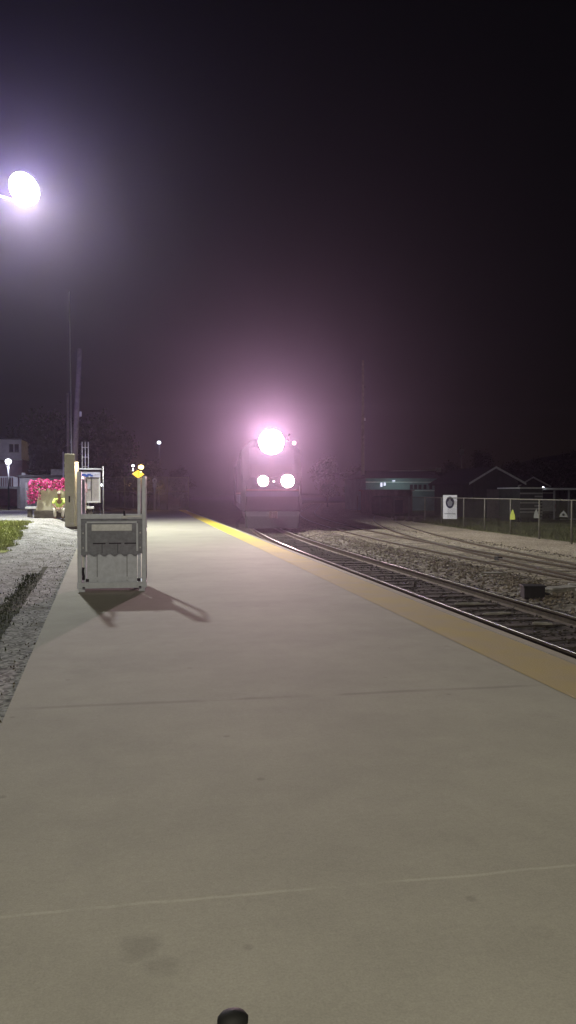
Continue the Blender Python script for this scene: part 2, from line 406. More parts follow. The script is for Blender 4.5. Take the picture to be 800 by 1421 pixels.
make_track('railway_track', 'second railway track with rails sunk in sandy ballast, beyond the stony shoulder', lambda Y: 9.72, YT, -.2, M['tie_pale'], -.262, 10, 98, .56, 2)
# diverging track of the turnout: leaves the second track to the right
def cdiv(Y): return 10.2 + .085*(Y-18) + .0009*(Y-18)**2
tt = empty('turnout_track', (0, 0, 0), 'diverging rails of a turnout crossing the second track towards the fence', 'railway track')
YD = frange(17, 62, 30)
make_rail(tt, lambda Y: cdiv(Y)-.7, frange(9, 62, 34), -.197); make_rail(tt, lambda Y: cdiv(Y)+.7, frange(9, 62, 34), -.203)
rest = []
for i, Y in enumerate(frange(24, 60, 58)):
    MB().box((cdiv(Y)+track_shift(Y)+.35, Y+.27, -.355), (2.0, .22, .16), -.1).build('tie', M['tie_pale'], tt, bevel=.012)
MB().bb(9.72, 9.86, 21.0, 21.25, -.30, -.17).build('rail_end_block', M['black'], tt, bevel=.01)

# ballast stones (uncountable): lie on the shoulder and round the tracks
def stones(name, n, fu, seed, smin, smax, m):
    rnd = random.Random(seed); b = MB()
    for i in range(n):
        u, Y = fu(rnd)
        x = u+track_shift(Y); z = gz(u, Y); s = rnd.uniform(smin, smax)
        a = rnd.uniform(0, 6.28); ca, sa = math.cos(a), math.sin(a)
        o6 = [(1, 0, 0), (0, 1, 0), (-1, 0, 0), (0, -1, 0), (0, 0, 1), (0, 0, -1)]
        vs = []
        for (p, q, r_) in o6:
            p += rnd.uniform(-.35, .35); q += rnd.uniform(-.35, .35); r_ = r_*.7+rnd.uniform(-.2, .2)
            vs.append((x+(p*ca-q*sa)*s, Y+(p*sa+q*ca)*s, z+s*.35+r_*s))
        b.add(vs, [(0, 1, 4), (1, 2, 4), (2, 3, 4), (3, 0, 4), (1, 0, 5), (2, 1, 5), (3, 2, 5), (0, 3, 5)])
    o = b.build(name, m, recalc=False)
    return tag(o, kind='stuff')
def f_sh(r):
    Y = 10 + 45*r.random()**1.7; return r.gauss(7.65, .42), Y
def f_t1(r):
    Y = 7 + 35*r.random()**1.5; return r.uniform(4.3, 6.9), Y
def f_t2(r):
    Y = 12 + 45*r.random()**1.4; u = r.choice([r.uniform(8.3, 9.0), r.uniform(8.3, 12.8), r.gauss(12.5, .15), r.gauss(12.5, .15)]); return u, Y
tag(stones('ballast_stones', 8200, f_sh, 3, .014, .046, M['stone']), 'loose pale ballast stones heaped between the two tracks', 'gravel')
tag(stones('dark_ballast_stones', 3600, f_t1, 4, .015, .04, mat('oily stone', (.055, .047, .04), .9, .7, 5)), 'dark oily ballast stones between the rails nearest the platform', 'gravel')
tag(stones('dusty_ballast_stones', 2600, f_t2, 5, .012, .035, mat('dusty stone', (.17, .14, .11), .9, .5, 5)), 'dusty brown stones along the far track', 'gravel')

# trackside clutter
def lump(name, c, size, seed, m, label, cat, sub=3, rz=0):
    b = bmesh.new(); bmesh.ops.create_cube(b, size=1); bmesh.ops.subdivide_edges(b, edges=b.edges, cuts=sub, use_grid_fill=True)
    for v in b.verts:
        p = v.co.copy(); k = .12*noise.noise(p*2.7+Vector((seed, 0, 0)))+.05*noise.noise(p*7+Vector((0, seed, 0)))
        rr = p.normalized(); v.co = p*.92 + rr*k
        v.co.x *= size[0]; v.co.y *= size[1]; v.co.z *= size[2]
    me = bpy.data.meshes.new(name); b.to_mesh(me); b.free(); me.materials.append(m)
    o = bpy.data.objects.new(name, me); C.objects.link(o); o.location = c; o.rotation_euler.z = rz
    return tag(o, label, cat)
q = at(736, 806, 15.2)
jb = empty('junction_box', (7.05, 13.75, gz(7.05, 13.75)-.01), 'black steel junction box with a lid, standing in the ballast between the tracks', 'box', -.2)
jb.scale = (.7, .7, .7)
MB().bb(-.27, .27, -.2, .2, 0, .30).build('case', M['black'], jb, bevel=.015)
MB().bb(-.30, .30, -.23, .23, .30, .34).build('lid', M['dark'], jb, bevel=.01)
MB().tube([(.3, 0, .12), (.42, -.02, .1), (.5, -.05, 0)], .03, 8).build('conduit', M['dark'], jb)
M['rubble'] = mat('broken pale concrete', (.24, .225, .20), .9, .3, 5, 0, .5, 20)
for i, (x, Y, s, rz, lb) in enumerate([
    (7.75, 14.0, (.80, .34, .10), .3, 'long flat broken slab of pale concrete beside the nearest track'),
    (8.35, 14.3, (.50, .36, .13), -.5, 'squarish broken piece of pale concrete right of the black junction box'),
    (7.6, 12.95, (.42, .3, .18), .9, 'thick broken lump of pale concrete at the right edge of the picture'),
    (7.7, 16.9, (.5, .26, .10), .15, 'thin flat slab of pale concrete on the stony shoulder'),
    (9.1, 40.2, (.9, .5, .16), -.2, 'far pale slab lying by the second track near the train')]):
    lump('concrete_slab', (x+track_shift(Y), Y, gz(x, Y)+s[2]*.36), s, i*3.1, M['rubble'], lb, 'slab', 4, rz)
for i, (x, Y, L, rz, lb) in enumerate([
    (5.6, 13.2, .55, 1.45, 'bright splinter of wood between the near rails, farthest of the three'),
    (5.57, 12.05, .50, 1.7, 'bright splinter of wood between the near rails, middle of the three'),
    (5.8, 11.0, .28, 1.2, 'bright splinter of wood between the near rails, nearest to the camera')]):
    o = MB().box((0, 0, 0), (.055, L, .03)).box((.03, .02, .012), (.03, L*.7, .02), .06).build('wood_splinter', M['rubble'], bevel=.006)
    o.location = (x, Y, -.325); o.rotation_euler.z = rz; tag(o, lb, 'wood')
sm_ = empty('switch_machine', (13.0+track_shift(21.5), 21.5, gz(12.9, 21.5)), 'low pale switch machine box beside the diverging rail', 'switch machine', .1)
MB().bb(-.65, .65, -.2, .2, 0, .16).build('case', mat('dusty machine case', (.30, .26, .21), .8, .2, 4), sm_, bevel=.02)
MB().bb(.68, .82, -.1, .1, 0, .2).build('motor_end', M['black'], sm_, bevel=.02)

# ------------------------------------------------------------------ wheelchair lift
lx, ly = -.515, 13.42
L = empty('wheelchair_lift', (lx, ly, 0), 'grey portable wheelchair lift with a folded gate, standing on the platform', 'wheelchair lift', R(-1))
hw = .55
for s in (-1, 1):
    MB().bb(s*hw-(0 if s > 0 else -.0)-.0, s*(hw-.07), -.02, .06, .10, 1.96 if s < 0 else 1.86).build('upright', M['grey_paint'], L, bevel=.008)
    MB().bb(s*(hw-.09), s*(hw-.14), .02, .08, .10, 1.86 if s > 0 else 1.25).build('inner_upright', M['lift_light'], L, bevel=.006)
    MB().bb(s*hw, s*(hw-.06), .74, .80, .10, 1.9).build('rear_upright', M['grey_paint'], L, bevel=.008)
    MB().bb(s*(hw-.005), s*(hw-.05), .06, .74, 1.84, 1.89).build('top_rail', M['grey_paint'], L, bevel=.008)
    MB().bb(s*(hw-.005), s*(hw-.05), .06, .74, .95, 1.0).build('side_rail', M['grey_paint'], L, bevel=.008)
    MB().bb(s*(hw-.012), s*(hw-.03), .06, .74, .12, .94).build('side_panel', M['lift_panel'], L)
    f = MB().tube([(s*(hw-.12), .02, .075), (s*(hw-.08), .02, .075)], .072, 16).build('caster', M['black'], L)
    MB().bb(s*(hw-.14), s*(hw-.06), -.03, .07, .075, .15).build('caster_fork', M['steel'], f)
    f = MB().tube([(s*(hw-.12), .72, .075), (s*(hw-.08), .72, .075)], .072, 16).build('caster', M['black'], L)
# base beam and feet
MB().bb(-hw-.005, hw+.005, -.05, -.022, .055, .155).bb(-hw, hw, -.022, .80, .10, .135).build('base_frame', M['grey_paint'], L, bevel=.008)
MB().bb(-hw+.02, -hw+.12, -.045, .03, 0, .053).build('foot', M['lift_light'], L, bevel=.006)
MB().bb(hw-.12, hw-.02, -.045, .03, 0, .053).build('foot', M['lift_light'], L, bevel=.006)
# folded gate with wavy lower lip
top, bot, n_ = 1.26, .60, 40
poly = [(-.49, top), (.49, top)] + [(.49-.98*i/n_, bot+.018*math.sin(i*.95)+(.01 if i % 7 < 3 else 0)) for i in range(n_+1)]
gate = MB().prism(poly, -.045, -.015).build('folded_gate', M['lift_panel'], L)
MB().bb(-.49, .49, -.075, -.047, 1.19, 1.27).build('gate_top_rail', M['grey_paint'], gate, bevel=.006)
MB().bb(-.40, .40, -.062, -.047, 1.120, 1.150).build('gate_rib', M['grey_paint'], gate, bevel=.004)
MB().bb(-.42, -.39, -.060, -.047, .66, 1.118).build('gate_rib', M['grey_paint'], gate, bevel=.004)
MB().bb(.39, .42, -.060, -.047, .66, 1.118).build('gate_rib', M['grey_paint'], gate, bevel=.004)
MB().bb(-.32, .32, -.055, -.046, .995, 1.10).build('label_plate', M['lift_plate'], gate, bevel=.003)
for x0 in (-.30, -.05, .20):
    MB().bb(x0, x0+.20, -.056, -.046, .78, .80).build('hinge_strap', M['dark'], gate, bevel=.002)
for x0 in (-.16, .09):
    MB().bb(x0, x0+.008, -.052, -.046, .63, .78).build('seam', M['dark'], gate)
MB().bb(.16, .48, -.095, -.077, 1.215, 1.245).build('latch_bar', M['lift_plate'], L, bevel=.004)
kb = MB().tube([(.205, -.09, 1.24), (.205, -.09, 1.33)], .018, 10).build('latch_knob', M['black'], L)
MB().bb(.16, .25, -.10, -.078, 1.19, 1.243).build('latch_plate', M['steel'], L, bevel=.004)
for (bx, bz) in [(-.455, 1.22), (.455, 1.22), (-.455, .72), (.455, .72), (-.455, .96), (.455, .96)]:
    MB().disc((bx, -.046, bz), (0, -1, 0), .014, .008, 8).build('bolt', M['steel'], gate)
# lower kick panel
MB().bb(-.40, .40, .0, .015, .137, .70).build('kick_panel', M['lift_light'], L, bevel=.004)
MB().bb(-.243, -.235, -.008, -.001, .17, .60).build('panel_seam', M['dark'], L)
MB().bb(.235, .243, -.008, -.001, .17, .60).build('panel_seam', M['dark'], L)
for x0 in (-.25, .22):
    MB().bb(x0, x0+.03, -.02, -.002, .18, .24).build('hinge', M['grey_paint'], L, bevel=.003)
for x0 in (-.42, .40):
    MB().bb(x0, x0+.05, -.015, .02, .165, .21).build('lock_block', M['black'], L, bevel=.004)
MB().bb(-.475, -.445, -.01, .01, .40, .62).build('indicator_strip', M['white'], L)
MB().tube([(-.46, .02, .40), (-.47, .0, .34), (-.455, .0, .26), (-.46, .02, .2)], .022, 8).build('hose', M['black'], L)

# ------------------------------------------------------------------ dark handle at the bottom edge of the view
sc_ = empty('suitcase', (.165, 1.37, 0), 'black upright suitcase, only the knob of its raised handle shows at the bottom edge', 'suitcase', .1)
shell = MB().bb(-.19, .19, -.12, .12, .05, .48).build('shell', M['black'], sc_, bevel=.03)
for s in (-1, 1):
    MB().tube([(s*.025, .10, .48), (s*.018, .085, .625)], .008, 8).build('handle_tube', M['dark'], sc_)
    for yy in (-.08, .08): MB().tube([(s*.15-.012, yy, .028), (s*.15+.012, yy, .028)], .028, 12).build('wheel', M['dark'], sc_)
MB().ball((0, .08, .633), .030, 14, (1, .8, .62)).build('handle_grip', M['black'], sc_)

# ------------------------------------------------------------------ locomotive
TY = 39.0; dcx = lambda Y: 5.52 + track_shift(Y)
hd = math.atan(.004*(TY+8-22))
def railcar_matrix(o, Y):
    o.location = (dcx(Y)+.02, Y, -.2)
HZ = 4.40
loco = empty('locomotive', (dcx(TY)+.13, TY, -.2), 'passenger locomotive arriving head on with blazing headlights, on the nearest track', 'locomotive', -hd)
def sec(y, wd, z0, z1, ch):
    h = wd/2
    return [(-h, y, z0), (h, y, z0), (h, y, z1-ch), (h-ch*.9, y, z1-ch*.15), (h-ch*1.3, y, z1), (-h+ch*1.3, y, z1), (-h+ch*.9, y, z1-ch*.15), (-h, y, z1-ch)]
rings = [sec(.10, 2.5, .95, 2.15, .25), sec(.18, 2.75, .9, 2.62, .3), sec(.55, 2.95, .9, 3.15, .35), sec(1.25, 3.0, .9, 4.15, .45), sec(1.7, 3.0, .9, 4.55, .5), sec(3.5, 3.0, .9, 4.6, .5), sec(20.8, 3.0, .9, 4.6, .5)]
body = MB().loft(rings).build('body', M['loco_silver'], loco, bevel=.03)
# slope of the cab face between y=.55 (z 3.15) and y=1.25 (z 4.15)
sl = math.atan2(1.0, .70); nvec = Vector((0, -math.sin(sl), math.cos(sl)))
for s in (-1, 1):
    mid = Vector((s*.62, .90, 3.65)) + nvec*.02
    MB().box(mid, (1.0, .98, .03), rx=sl).build('windshield', M['window'], body)
    MB().bb(s*1.5, s*1.515, 2.0, 2.8, 2.75, 3.6).build('side_window', M['window'], body)
    MB().bb(s*1.5, s*1.52, 3.2, 20.5, 1.25, 1.75).build('side_stripe', M['loco_blue'], body)
    MB().bb(s*1.502, s*1.522, 3.2, 20.5, 1.78, 1.86).build('side_stripe', M['loco_red'], body)
    MB().tube([(s*1.3, .02, 1.0), (s*1.34, -.06, 1.6), (s*1.3, .05, 2.2)], .02, 8).build('grab_rail', M['dark'], loco)
    w_ = MB().bb(s*.62, s*1.15, 1.5, 5.0, .35, .9).build('truck_frame', M['dark'], loco)
    for yy in (2.0, 4.4): MB().tube([(s*.66, yy, .5), (s*.80, yy, .5)], .5, 20).build('wheel', M['rail'], w_)
    w_ = MB().bb(s*.62, s*1.15, 15.5, 19.0, .35, .9).build('truck_frame', M['dark'], loco)
    for yy in (16.0, 18.4): MB().tube([(s*.66, yy, .5), (s*.80, yy, .5)], .5, 20).build('wheel', M['rail'], w_)
MB().bb(-1.2, 1.2, 6.5, 13.5, .35, .899).build('fuel_tank', M['dark'], loco, bevel=.05)
MB().bb(-1.3, 1.3, .02, .098, 1.66, 1.9).build('nose_stripe', M['loco_blue'], body)
MB().bb(-1.3, 1.3, .02, .098, 1.95, 2.02).build('nose_stripe', M['loco_red'], body)
MB().loft([[(-1.35, .12, .12), (1.35, .12, .12), (1.35, .12, .93), (-1.35, .12, .93)], [(-1.2, -.25, .1), (1.2, -.25, .1), (1.3, -.05, .7), (-1.3, -.05, .7)]]).build('pilot', M['dark'], loco)
MB().bb(-.14, .14, -.55, -.1, .62, .92).bb(-.2, -.05, -.68, -.52, .60, .94).bb(.08, .2, -.62, -.52, .60, .94).build('coupler', M['rail'], loco, bevel=.02)
MB().tube([(0, 1.02, HZ), (0, 1.75, HZ)], .68, 32).build('headlight_housing', M['dark'], loco)
MB().disc((0, 1.015, HZ), (0, -1, 0), .62, .03, 40).build('headlight', M['head_glow'], loco)
for s in (-1, 1):
    hs = MB().disc((s*.60+.14, .20, 2.42), (0, -1, 0), .34 if s > 0 else .28, .16, 20).build('ditch_light_housing', M['dark'], loco)
    MB().disc((s*.60+.14, .035, 2.42), (0, -1, 0), .32 if s > 0 else .26, .02, 20).build('ditch_light', M['ditch_glow'], loco)
MB().disc((.06, .06, 2.40), (0, -1, 0), .06, .03, 14).build('marker_light', M['small_glow'], loco)
MB().disc((1.16, 1.2, 4.36), (0, -1, 0), .10, .08, 14).build('roof_marker_light', M['small_glow'], loco)
MB().tube([(.9, 1.5, 4.5), (.9, 1.3, 4.75), (.9, 1.0, 4.78)], .05, 8).build('horn', M['dark'], loco)
PINK = (1.0, .66, .74)
lamp_light('headlight_beam', (0, .93, HZ), PINK, 23000, .2, loco, 70, (-.16, -1, .27))
lamp_light('ditch_beam', (-.46, -.05, 2.42), (1, .56, .62), 1400, .1, loco, 72, (-.15, -1, .30))
lamp_light('ditch_beam', (.74, -.05, 2.42), (1, .56, .62), 2400, .1, loco, 72, (-.15, -1, .30))
# the coach behind it
Y2 = TY+22.3
coach = empty('passenger_coach', (dcx(Y2)-.3, Y2, -.2), 'silver passenger coach coupled behind the locomotive, mostly hidden by it', 'coach', -math.atan(.004*(Y2+12-22)))
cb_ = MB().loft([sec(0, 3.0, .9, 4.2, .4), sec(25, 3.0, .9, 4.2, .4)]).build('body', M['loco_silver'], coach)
for s in (-1, 1):
    for k in range(10): MB().bb(s*1.5, s*1.512, 2.2+k*2.1, 3.6+k*2.1, 2.2, 3.0).build('window', M['window'], cb_)
for yy in (3, 21):
    t_ = MB().bb(-1.1, 1.1, yy-1.5, yy+1.5, .4, .9).build('truck_frame', M['dark'], coach)
    for s in (-1, 1):
        for k in (-1, 1): MB().tube([(s*.66, yy+k, .45), (s*.80, yy+k, .45)], .45, 18).build('wheel', M['rail'], t_)

# ------------------------------------------------------------------ lamps
def lollipop(name, loc, h, label, glow, col, power, head_r=.16, arm=0, pole_r=.06, rz=0, pole_mat='steel', group=None):
    o = empty(name, loc, label, 'lamp', rz, group)
    pts = [(0, 0, 0), (0, 0, h-.25)] if not arm else [(0, 0, 0), (0, 0, h-.35), (arm*.35, 0, h-.03), (arm, 0, h+.05)]
    MB().tube(pts, pole_r, 10, pole_r*.6).build('pole', M[pole_mat], o)
    MB().disc((0, 0, 0), (0, 0, 1), pole_r*2.4, .03, 12).build('base_plate', M['dark'], o)
    hx = arm
    MB().tube([(hx, 0, h-.25 if not arm else h+.12), (hx, 0, h-.2 if not arm else h+.02)], head_r*.5, 12, head_r*1.15).build('lamp_hood', M['dark'], o)
    zb = h if not arm else h-.02
    MB().ball((hx, 0, zb if arm else h-.02), head_r, 14, (1, 1, .8)).build('lamp_bulb', glow, o)
    if power: lamp_light('lamp_light', (hx, 0, (h-.02)-head_r-.12), col, power, head_r*.6, o)
    return o
def place(px, py, Y): return at(px, py, Y)
BLUEW = (.60, .60, 1.0)
# tall floodlight
fp = at(34, 262, 38)
fdir = Vector((-8, -15, -13)).normalized()
mastx = fp.x-2.6
fl = empty('floodlight_mast', (mastx, 38.6, hL(mastx, 38.6)), 'tall steel mast with a big round blue-white floodlight at upper left', 'floodlight')
base = Vector(fl.location)
def lc(v): return Vector(v)-base
MB().tube([(0, 0, 0), (0, 0, fp.z-base.z+.3)], .16, 12, .09).build('mast', M['steel'], fl)
hp = lc(fp)
MB().tube([(0, 0, hp.z-.25), (hp.x*.5, 0, hp.z-.15), (hp.x-.35, .25, hp.z-.28)], .05, 8).build('bracket_arm', M['white'], fl)
MB().tube([hp-fdir*.55, hp-fdir*.25, hp-fdir*.05, hp], [.25, .55, .74, .76], 32).build('reflector_bowl', M['white'], fl)
MB().tube([hp+fdir*.002, hp+fdir*.05], .72, 40).build('flood_lens', M['flood_glow'], fl)
lamp_light('flood_beam', hp+fdir*.35, (.32, .25, 1.0), 4500, .3, fl)
lamp_light('flood_spill', hp+fdir*.42, (.95, .98, .78), 30000, .4, fl, 140, Vector((.45, -.30, -1)))

p = at(221, 614, 112)
lollipop('street_lamp', (p.x, 112, -.1), p.z+.1, 'distant street lamp with a small white light above the platform end', M['white_glow'], BLUEW, 60, .24, pole_r=.07, pole_mat='dark')
p = at(196, 648, 80.5)
lollipop('platform_lamp', (p.x, 80.5, -.55), p.z+.55, 'yellow glowing sodium lamp beside the yellow diamond sign', M['yellow_glow'], (1, .62, .18), 250, .26)
p = at(185, 646, 100)
lollipop('street_lamp', (p.x, 100, -.1), p.z+.1, 'small distant white lamp just left of the yellow sodium lamp', M['white_glow'], (1, .9, .85), 200, .16, pole_r=.06)
p = at(12, 640, 60)
lollipop('street_lamp', (p.x, 60, hL(p.x, 60)), p.z-hL(p.x, 60), 'white street lamp on a grey pole in front of the white house', M['white_glow'], (.85, .85, 1), 600, .22, pole_r=.07, pole_mat='dark')
# platform lamp beyond the lift, shining on the yellow strip
p = at(149, 662, 46)
# station light standard behind the camera
st = lollipop('light_standard', (-2.1, -9.5, -.03), 8.5, 'tall station light standard at the rear end of the platform, behind the viewpoint', M['white_glow'], (1.0, .95, .74), 5900, .25, arm=1.1, pole_r=.09)

# ------------------------------------------------------------------ left background: posts, poles, planter, person
def groundL(x, Y): return hL(x, Y)-.01
def post_thing(name, px, pyt, Y, wd, dp, m, label, cat, cap=None):
    t_ = at(px, pyt, Y); g0 = groundL(t_.x, Y)
    o = empty(name, (t_.x, Y, g0), label, cat)
    H = t_.z-g0
    MB().bb(-wd/2, wd/2, -dp/2, dp/2, .10, H).build('shaft', m, o, bevel=.02)
    MB().bb(-wd/2-.09, wd/2+.09, -dp/2-.08, dp/2+.08, 0, .099).build('footing', M['planter_base'], o, bevel=.01)
    return o, H
o, H_ = post_thing('concrete_post', 97, 630, 35.7, .41, .3, M['cream_post'], 'wide cream concrete post at the platform side, taller of the two', 'post')
MB().bb(-.04, .02, -.165, -.152, 1.15, 1.42).build('plaque', M['dark'], o)
o2, H2 = post_thing('concrete_post', 106.8, 641, 36.6, .17, .2, M['cream_post'], 'slim cream concrete post holding a small warm lamp, just right of the wide post', 'post')
MB().ball((-.16, -.14, H2-.12), .075, 12).build('lamp_bulb', M['warm_glow'], o2)
MB().bb(-.22, -.02, -.10, .0, H2-.03, H2+.06).build('lamp_bracket', M['dark'], o2, bevel=.01)
lamp_light('lamp_light', (-.2, -.42, H2-.12), (1, .80, .55), 90, .06, o2)
MB().bb(-.26, -.10, -.03, .03, .1, H2-.32).build('side_channel', M['dark'], o2)

def pole(px0, py0, px1, py1, Y, r0, r1, label, name='utility_pole', m='wood_pole', extra=True, right=False):
    t_ = at(px1, py1, Y); b_ = at(px0, py0, Y)
    s = (t_.x-b_.x)/(t_.z-b_.z)
    z0 = -.25 if right else groundL(b_.x, Y)-.05
    x0 = b_.x + s*(z0-b_.z)
    o = empty(name, (x0, Y, z0), label, 'pole')
    H = t_.z-z0
    MB().tube([(0, 0, 0), (s*H*.5, 0, H*.5), (s*H, 0, H)], [r0, (r0+r1)/2, r1], 12).build('shaft', M[m], o)
    if extra:
        MB().bb(s*H*.82-.02, s*H*.82+r1+.12, -.05, .05, H*.82, H*.82+.12).build('pole_step', M['dark'], o)
        MB().bb(s*H*.6, s*H*.6+r1+.16, -.04, .04, H*.6, H*.6+.3).build('insulator', M['steel'], o)
    return o
pole(104, 640, 111, 484, 50, .20, .13, 'thick leaning wooden utility pole behind the cream posts')
pole(95.5, 640, 94, 546, 55, .11, .09, 'short straight pole just left of the thick leaning pole', extra=False)
pole(100, 640, 96.5, 405, 62, .07, .035, 'very tall thin mast rising above all other poles at left', 'antenna_mast', 'steel', False)
pole(504, 640, 504, 500, 84, .19, .12, 'faint tall wooden utility pole right of the train glow', right=True)
# steel ladder mast
p = at(118.5, 613, 47); gl = groundL(p.x, 47)
lm = empty('ladder_mast', (p.x, 47, gl), 'pale three legged steel ladder mast behind the notice cabinet', 'mast')
Hm = p.z-gl
for dx in (-.17, .0, .17): MB().tube([(dx, 0, 0), (dx, 0, Hm)], .022, 8).build('leg', M['steel'], lm)
for k in range(int(Hm/.55)): MB().bb(-.17, .17, -.012, .012, .4+k*.55, .43+k*.55).build('rung', M['steel'], lm)
p = at(88, 627, 52); gl = groundL(p.x, 52)
wp = empty('marker_post', (p.x, 52, gl), 'thin pale post with a bent foot left of the wide cream post', 'post')
MB().tube([(0, 0, 0), (0, 0, p.z-gl)], .035, 8).build('shaft', M['steel'], wp); MB().box((.08, 0, .95*(p.z-gl)-.5), (.2, .03, .12), 0, 0, .5).build('bracket', M['steel'], wp)

# planter with pink flowers
PY = 40.0
pa = at(50, 706, PY); pb = at(119, 706, PY); gp = groundL(pa.x, PY)
pl = empty('planter', ((pa.x+pb.x)/2, PY, gp), 'long cream concrete planter with a dark base, seated person in front', 'planter')
wl = (pb.x-pa.x)
zt = at(60, 678, PY).z-gp
MB().loft([[(-wl/2, 0, .36), (wl/2, 0, .36), (wl/2, .9, .36), (-wl/2, .9, .36)], [(-wl/2+.14, .06, zt), (wl/2-.05, .06, zt), (wl/2-.05, .85, zt), (-wl/2+.14, .85, zt)]]).build('planter_wall', M['cream'], pl, bevel=.02)
MB().bb(-wl/2-.03, wl/2+.03, -.42, .95, 0, .358).build('ledge', M['planter_base'], pl, bevel=.02)
def flower_mass(name, x0, x1, y0, y1, zfun, n, seed, size, parent, label=None):
    rnd = random.Random(seed); b = MB(); g = MB()
    for i in range(n):
        x = rnd.uniform(x0, x1); y = rnd.uniform(y0, y1); z = zfun(x, rnd)
        s = size*rnd.uniform(.6, 1.3); a = rnd.uniform(0, 6.28); t = rnd.uniform(-.9, .9)
        d1 = Vector((math.cos(a), math.sin(a)*.6, t)).normalized()*s; d2 = d1.cross(Vector((rnd.uniform(-1, 1), rnd.uniform(-1, 1), rnd.uniform(-1, 1)))).normalized()*s*.6
        c = Vector((x, y, z)); tgt = b if rnd.random() < .82 else g
        tgt.add([c-d1, c+d2, c+d1, c-d2], [(0, 1, 2, 3)])
    return b, g
fm = empty('pink_flowers', (pl.location.x, PY, gp+zt), 'mass of magenta flowering shrub spilling over the cream planter', 'flowering shrub')
def zf(x, r):
    t = (x+wl/2)/wl
    lo = -.08 if t > .10 else -.62+1.0*t; return r.uniform(lo, .46+.06*math.sin(x*5)+.05*math.sin(x*17)-.12*abs(t-.45))
b1, g1 = flower_mass('f', -wl/2-.40, wl/2-.1, -.12, .85, zf, 3300, 8, .055, fm)
b1.build('blossom', M['pink'], fm, recalc=False); g1.build('foliage', M['flower_leaf'], fm, recalc=False)
st_ = MB()
for k in range(26):
    x = -wl/2+.2+k*(wl-.4)/25; st_.tube([(x, .4, -.05), (x+random.uniform(-.15, .15), .35+random.uniform(-.2, .2), .35)], .008, 5)
st_.build('stem', M['bark'], fm)
# white bench behind
ba = at(36, 703.5, 41.6); bb_ = at(131, 703.5, 41.6); gb = groundL(ba.x, 41.6)
bn = empty('bench', ((ba.x+bb_.x)/2, 41.6, gb), 'long low bench with a white seat slab, its ends show behind the planter', 'bench')
wb = bb_.x-ba.x
MB().bb(-wb/2, wb/2, -.2, .25, .40, .52).build('seat', M['white'], bn, bevel=.02)
for k in (-.44, 0, .44): MB().bb(wb*k-.1, wb*k+.1, -.15, .2, 0, .398).build('leg', M['planter_base'], bn, bevel=.01)

# ------------------------------------------------------------------ the seated person
def skin_mesh(name, verts, edges, radii, m, parent, root=0, sub=2):
    me = bpy.data.meshes.new(name); me.from_pydata(verts, edges, [])
    o = bpy.data.objects.new(name, me); C.objects.link(o)
    md = o.modifiers.new('skin', 'SKIN'); md.use_smooth_shade = True
    if not me.skin_vertices: pass
    for i, r_ in enumerate(radii):
        rr = r_ if isinstance(r_, tuple) else (r_, r_)
        me.skin_vertices[0].data[i].radius = rr; me.skin_vertices[0].data[i].use_root = (i == root)
    s_ = o.modifiers.new('sub', 'SUBSURF'); s_.levels = sub; s_.render_levels = sub
    dg = bpy.context.evaluated_depsgraph_get(); dg.update()
    ev = o.evaluated_get(dg); nm = bpy.data.meshes.new_from_object(ev)
    nm.name = name; bpy.data.objects.remove(o); nm.materials.clear(); nm.materials.append(m)
    for p_ in nm.polygons: p_.use_smooth = True
    o = bpy.data.objects.new(name, nm); C.objects.link(o); o.parent = parent
    return o
pp = at(83, 716, PY-.42)
pr = empty('person', (pp.x, PY-.5, groundL(pp.x, PY-.5)), 'person in a bright yellow-green shirt and light trousers, sitting bent forward on the planter ledge', 'person')
V = []; E_ = []; RR = []
def jv(p_, r_, par=None):
    V.append(p_); RR.append(r_)
    if par is not None: E_.append((par, len(V)-1))
    return len(V)-1
seat = .46
hip = jv((0, .22, seat+.02), (.15, .12))
wst = jv((0, .16, seat+.20), (.13, .11), hip); ch = jv((0, .06, seat+.42), (.17, .12), wst)
nk = jv((0, -.02, seat+.58), (.06, .06), ch); hd0 = jv((0, -.07, seat+.66), (.07, .08), nk); hd1 = jv((0, -.10, seat+.75), (.085, .10), hd0); hd2 = jv((0, -.09, seat+.83), (.07, .085), hd1)
for s in (-1, 1):
    kn0 = jv((s*.11, .16, seat), (.095, .09), hip); kn = jv((s*.20, -.24, seat+.06), (.065, .065), kn0)
    an = jv((s*.17, -.20, .10), (.042, .045), kn); tp = jv((s*.18, -.30, .045), (.045, .035), an); jv((s*.185, -.40, .035), (.04, .025), tp)
    sh = jv((s*.19, .03, seat+.50), (.065, .06), ch); el = jv((s*.28, -.12, seat+.26), (.045, .045), sh)
    wr = jv((s*.13, -.30, seat+.13), (.028, .028), el); pm = jv((s*.07, -.36, seat+.09), (.035, .022), wr)
    for k in range(4):
        f1 = jv((s*(.075-.02*k), -.415, seat+.065-.008*k), .010, pm); jv((s*(.065-.018*k), -.44+.006*k, seat+.02+.004*k), .008, f1)
    t1 = jv((s*.035, -.365, seat+.10), .011, pm); jv((s*.015, -.395, seat+.085), .009, t1)
skin_mesh('body', V, E_, RR, M['skin'], pr, hip)
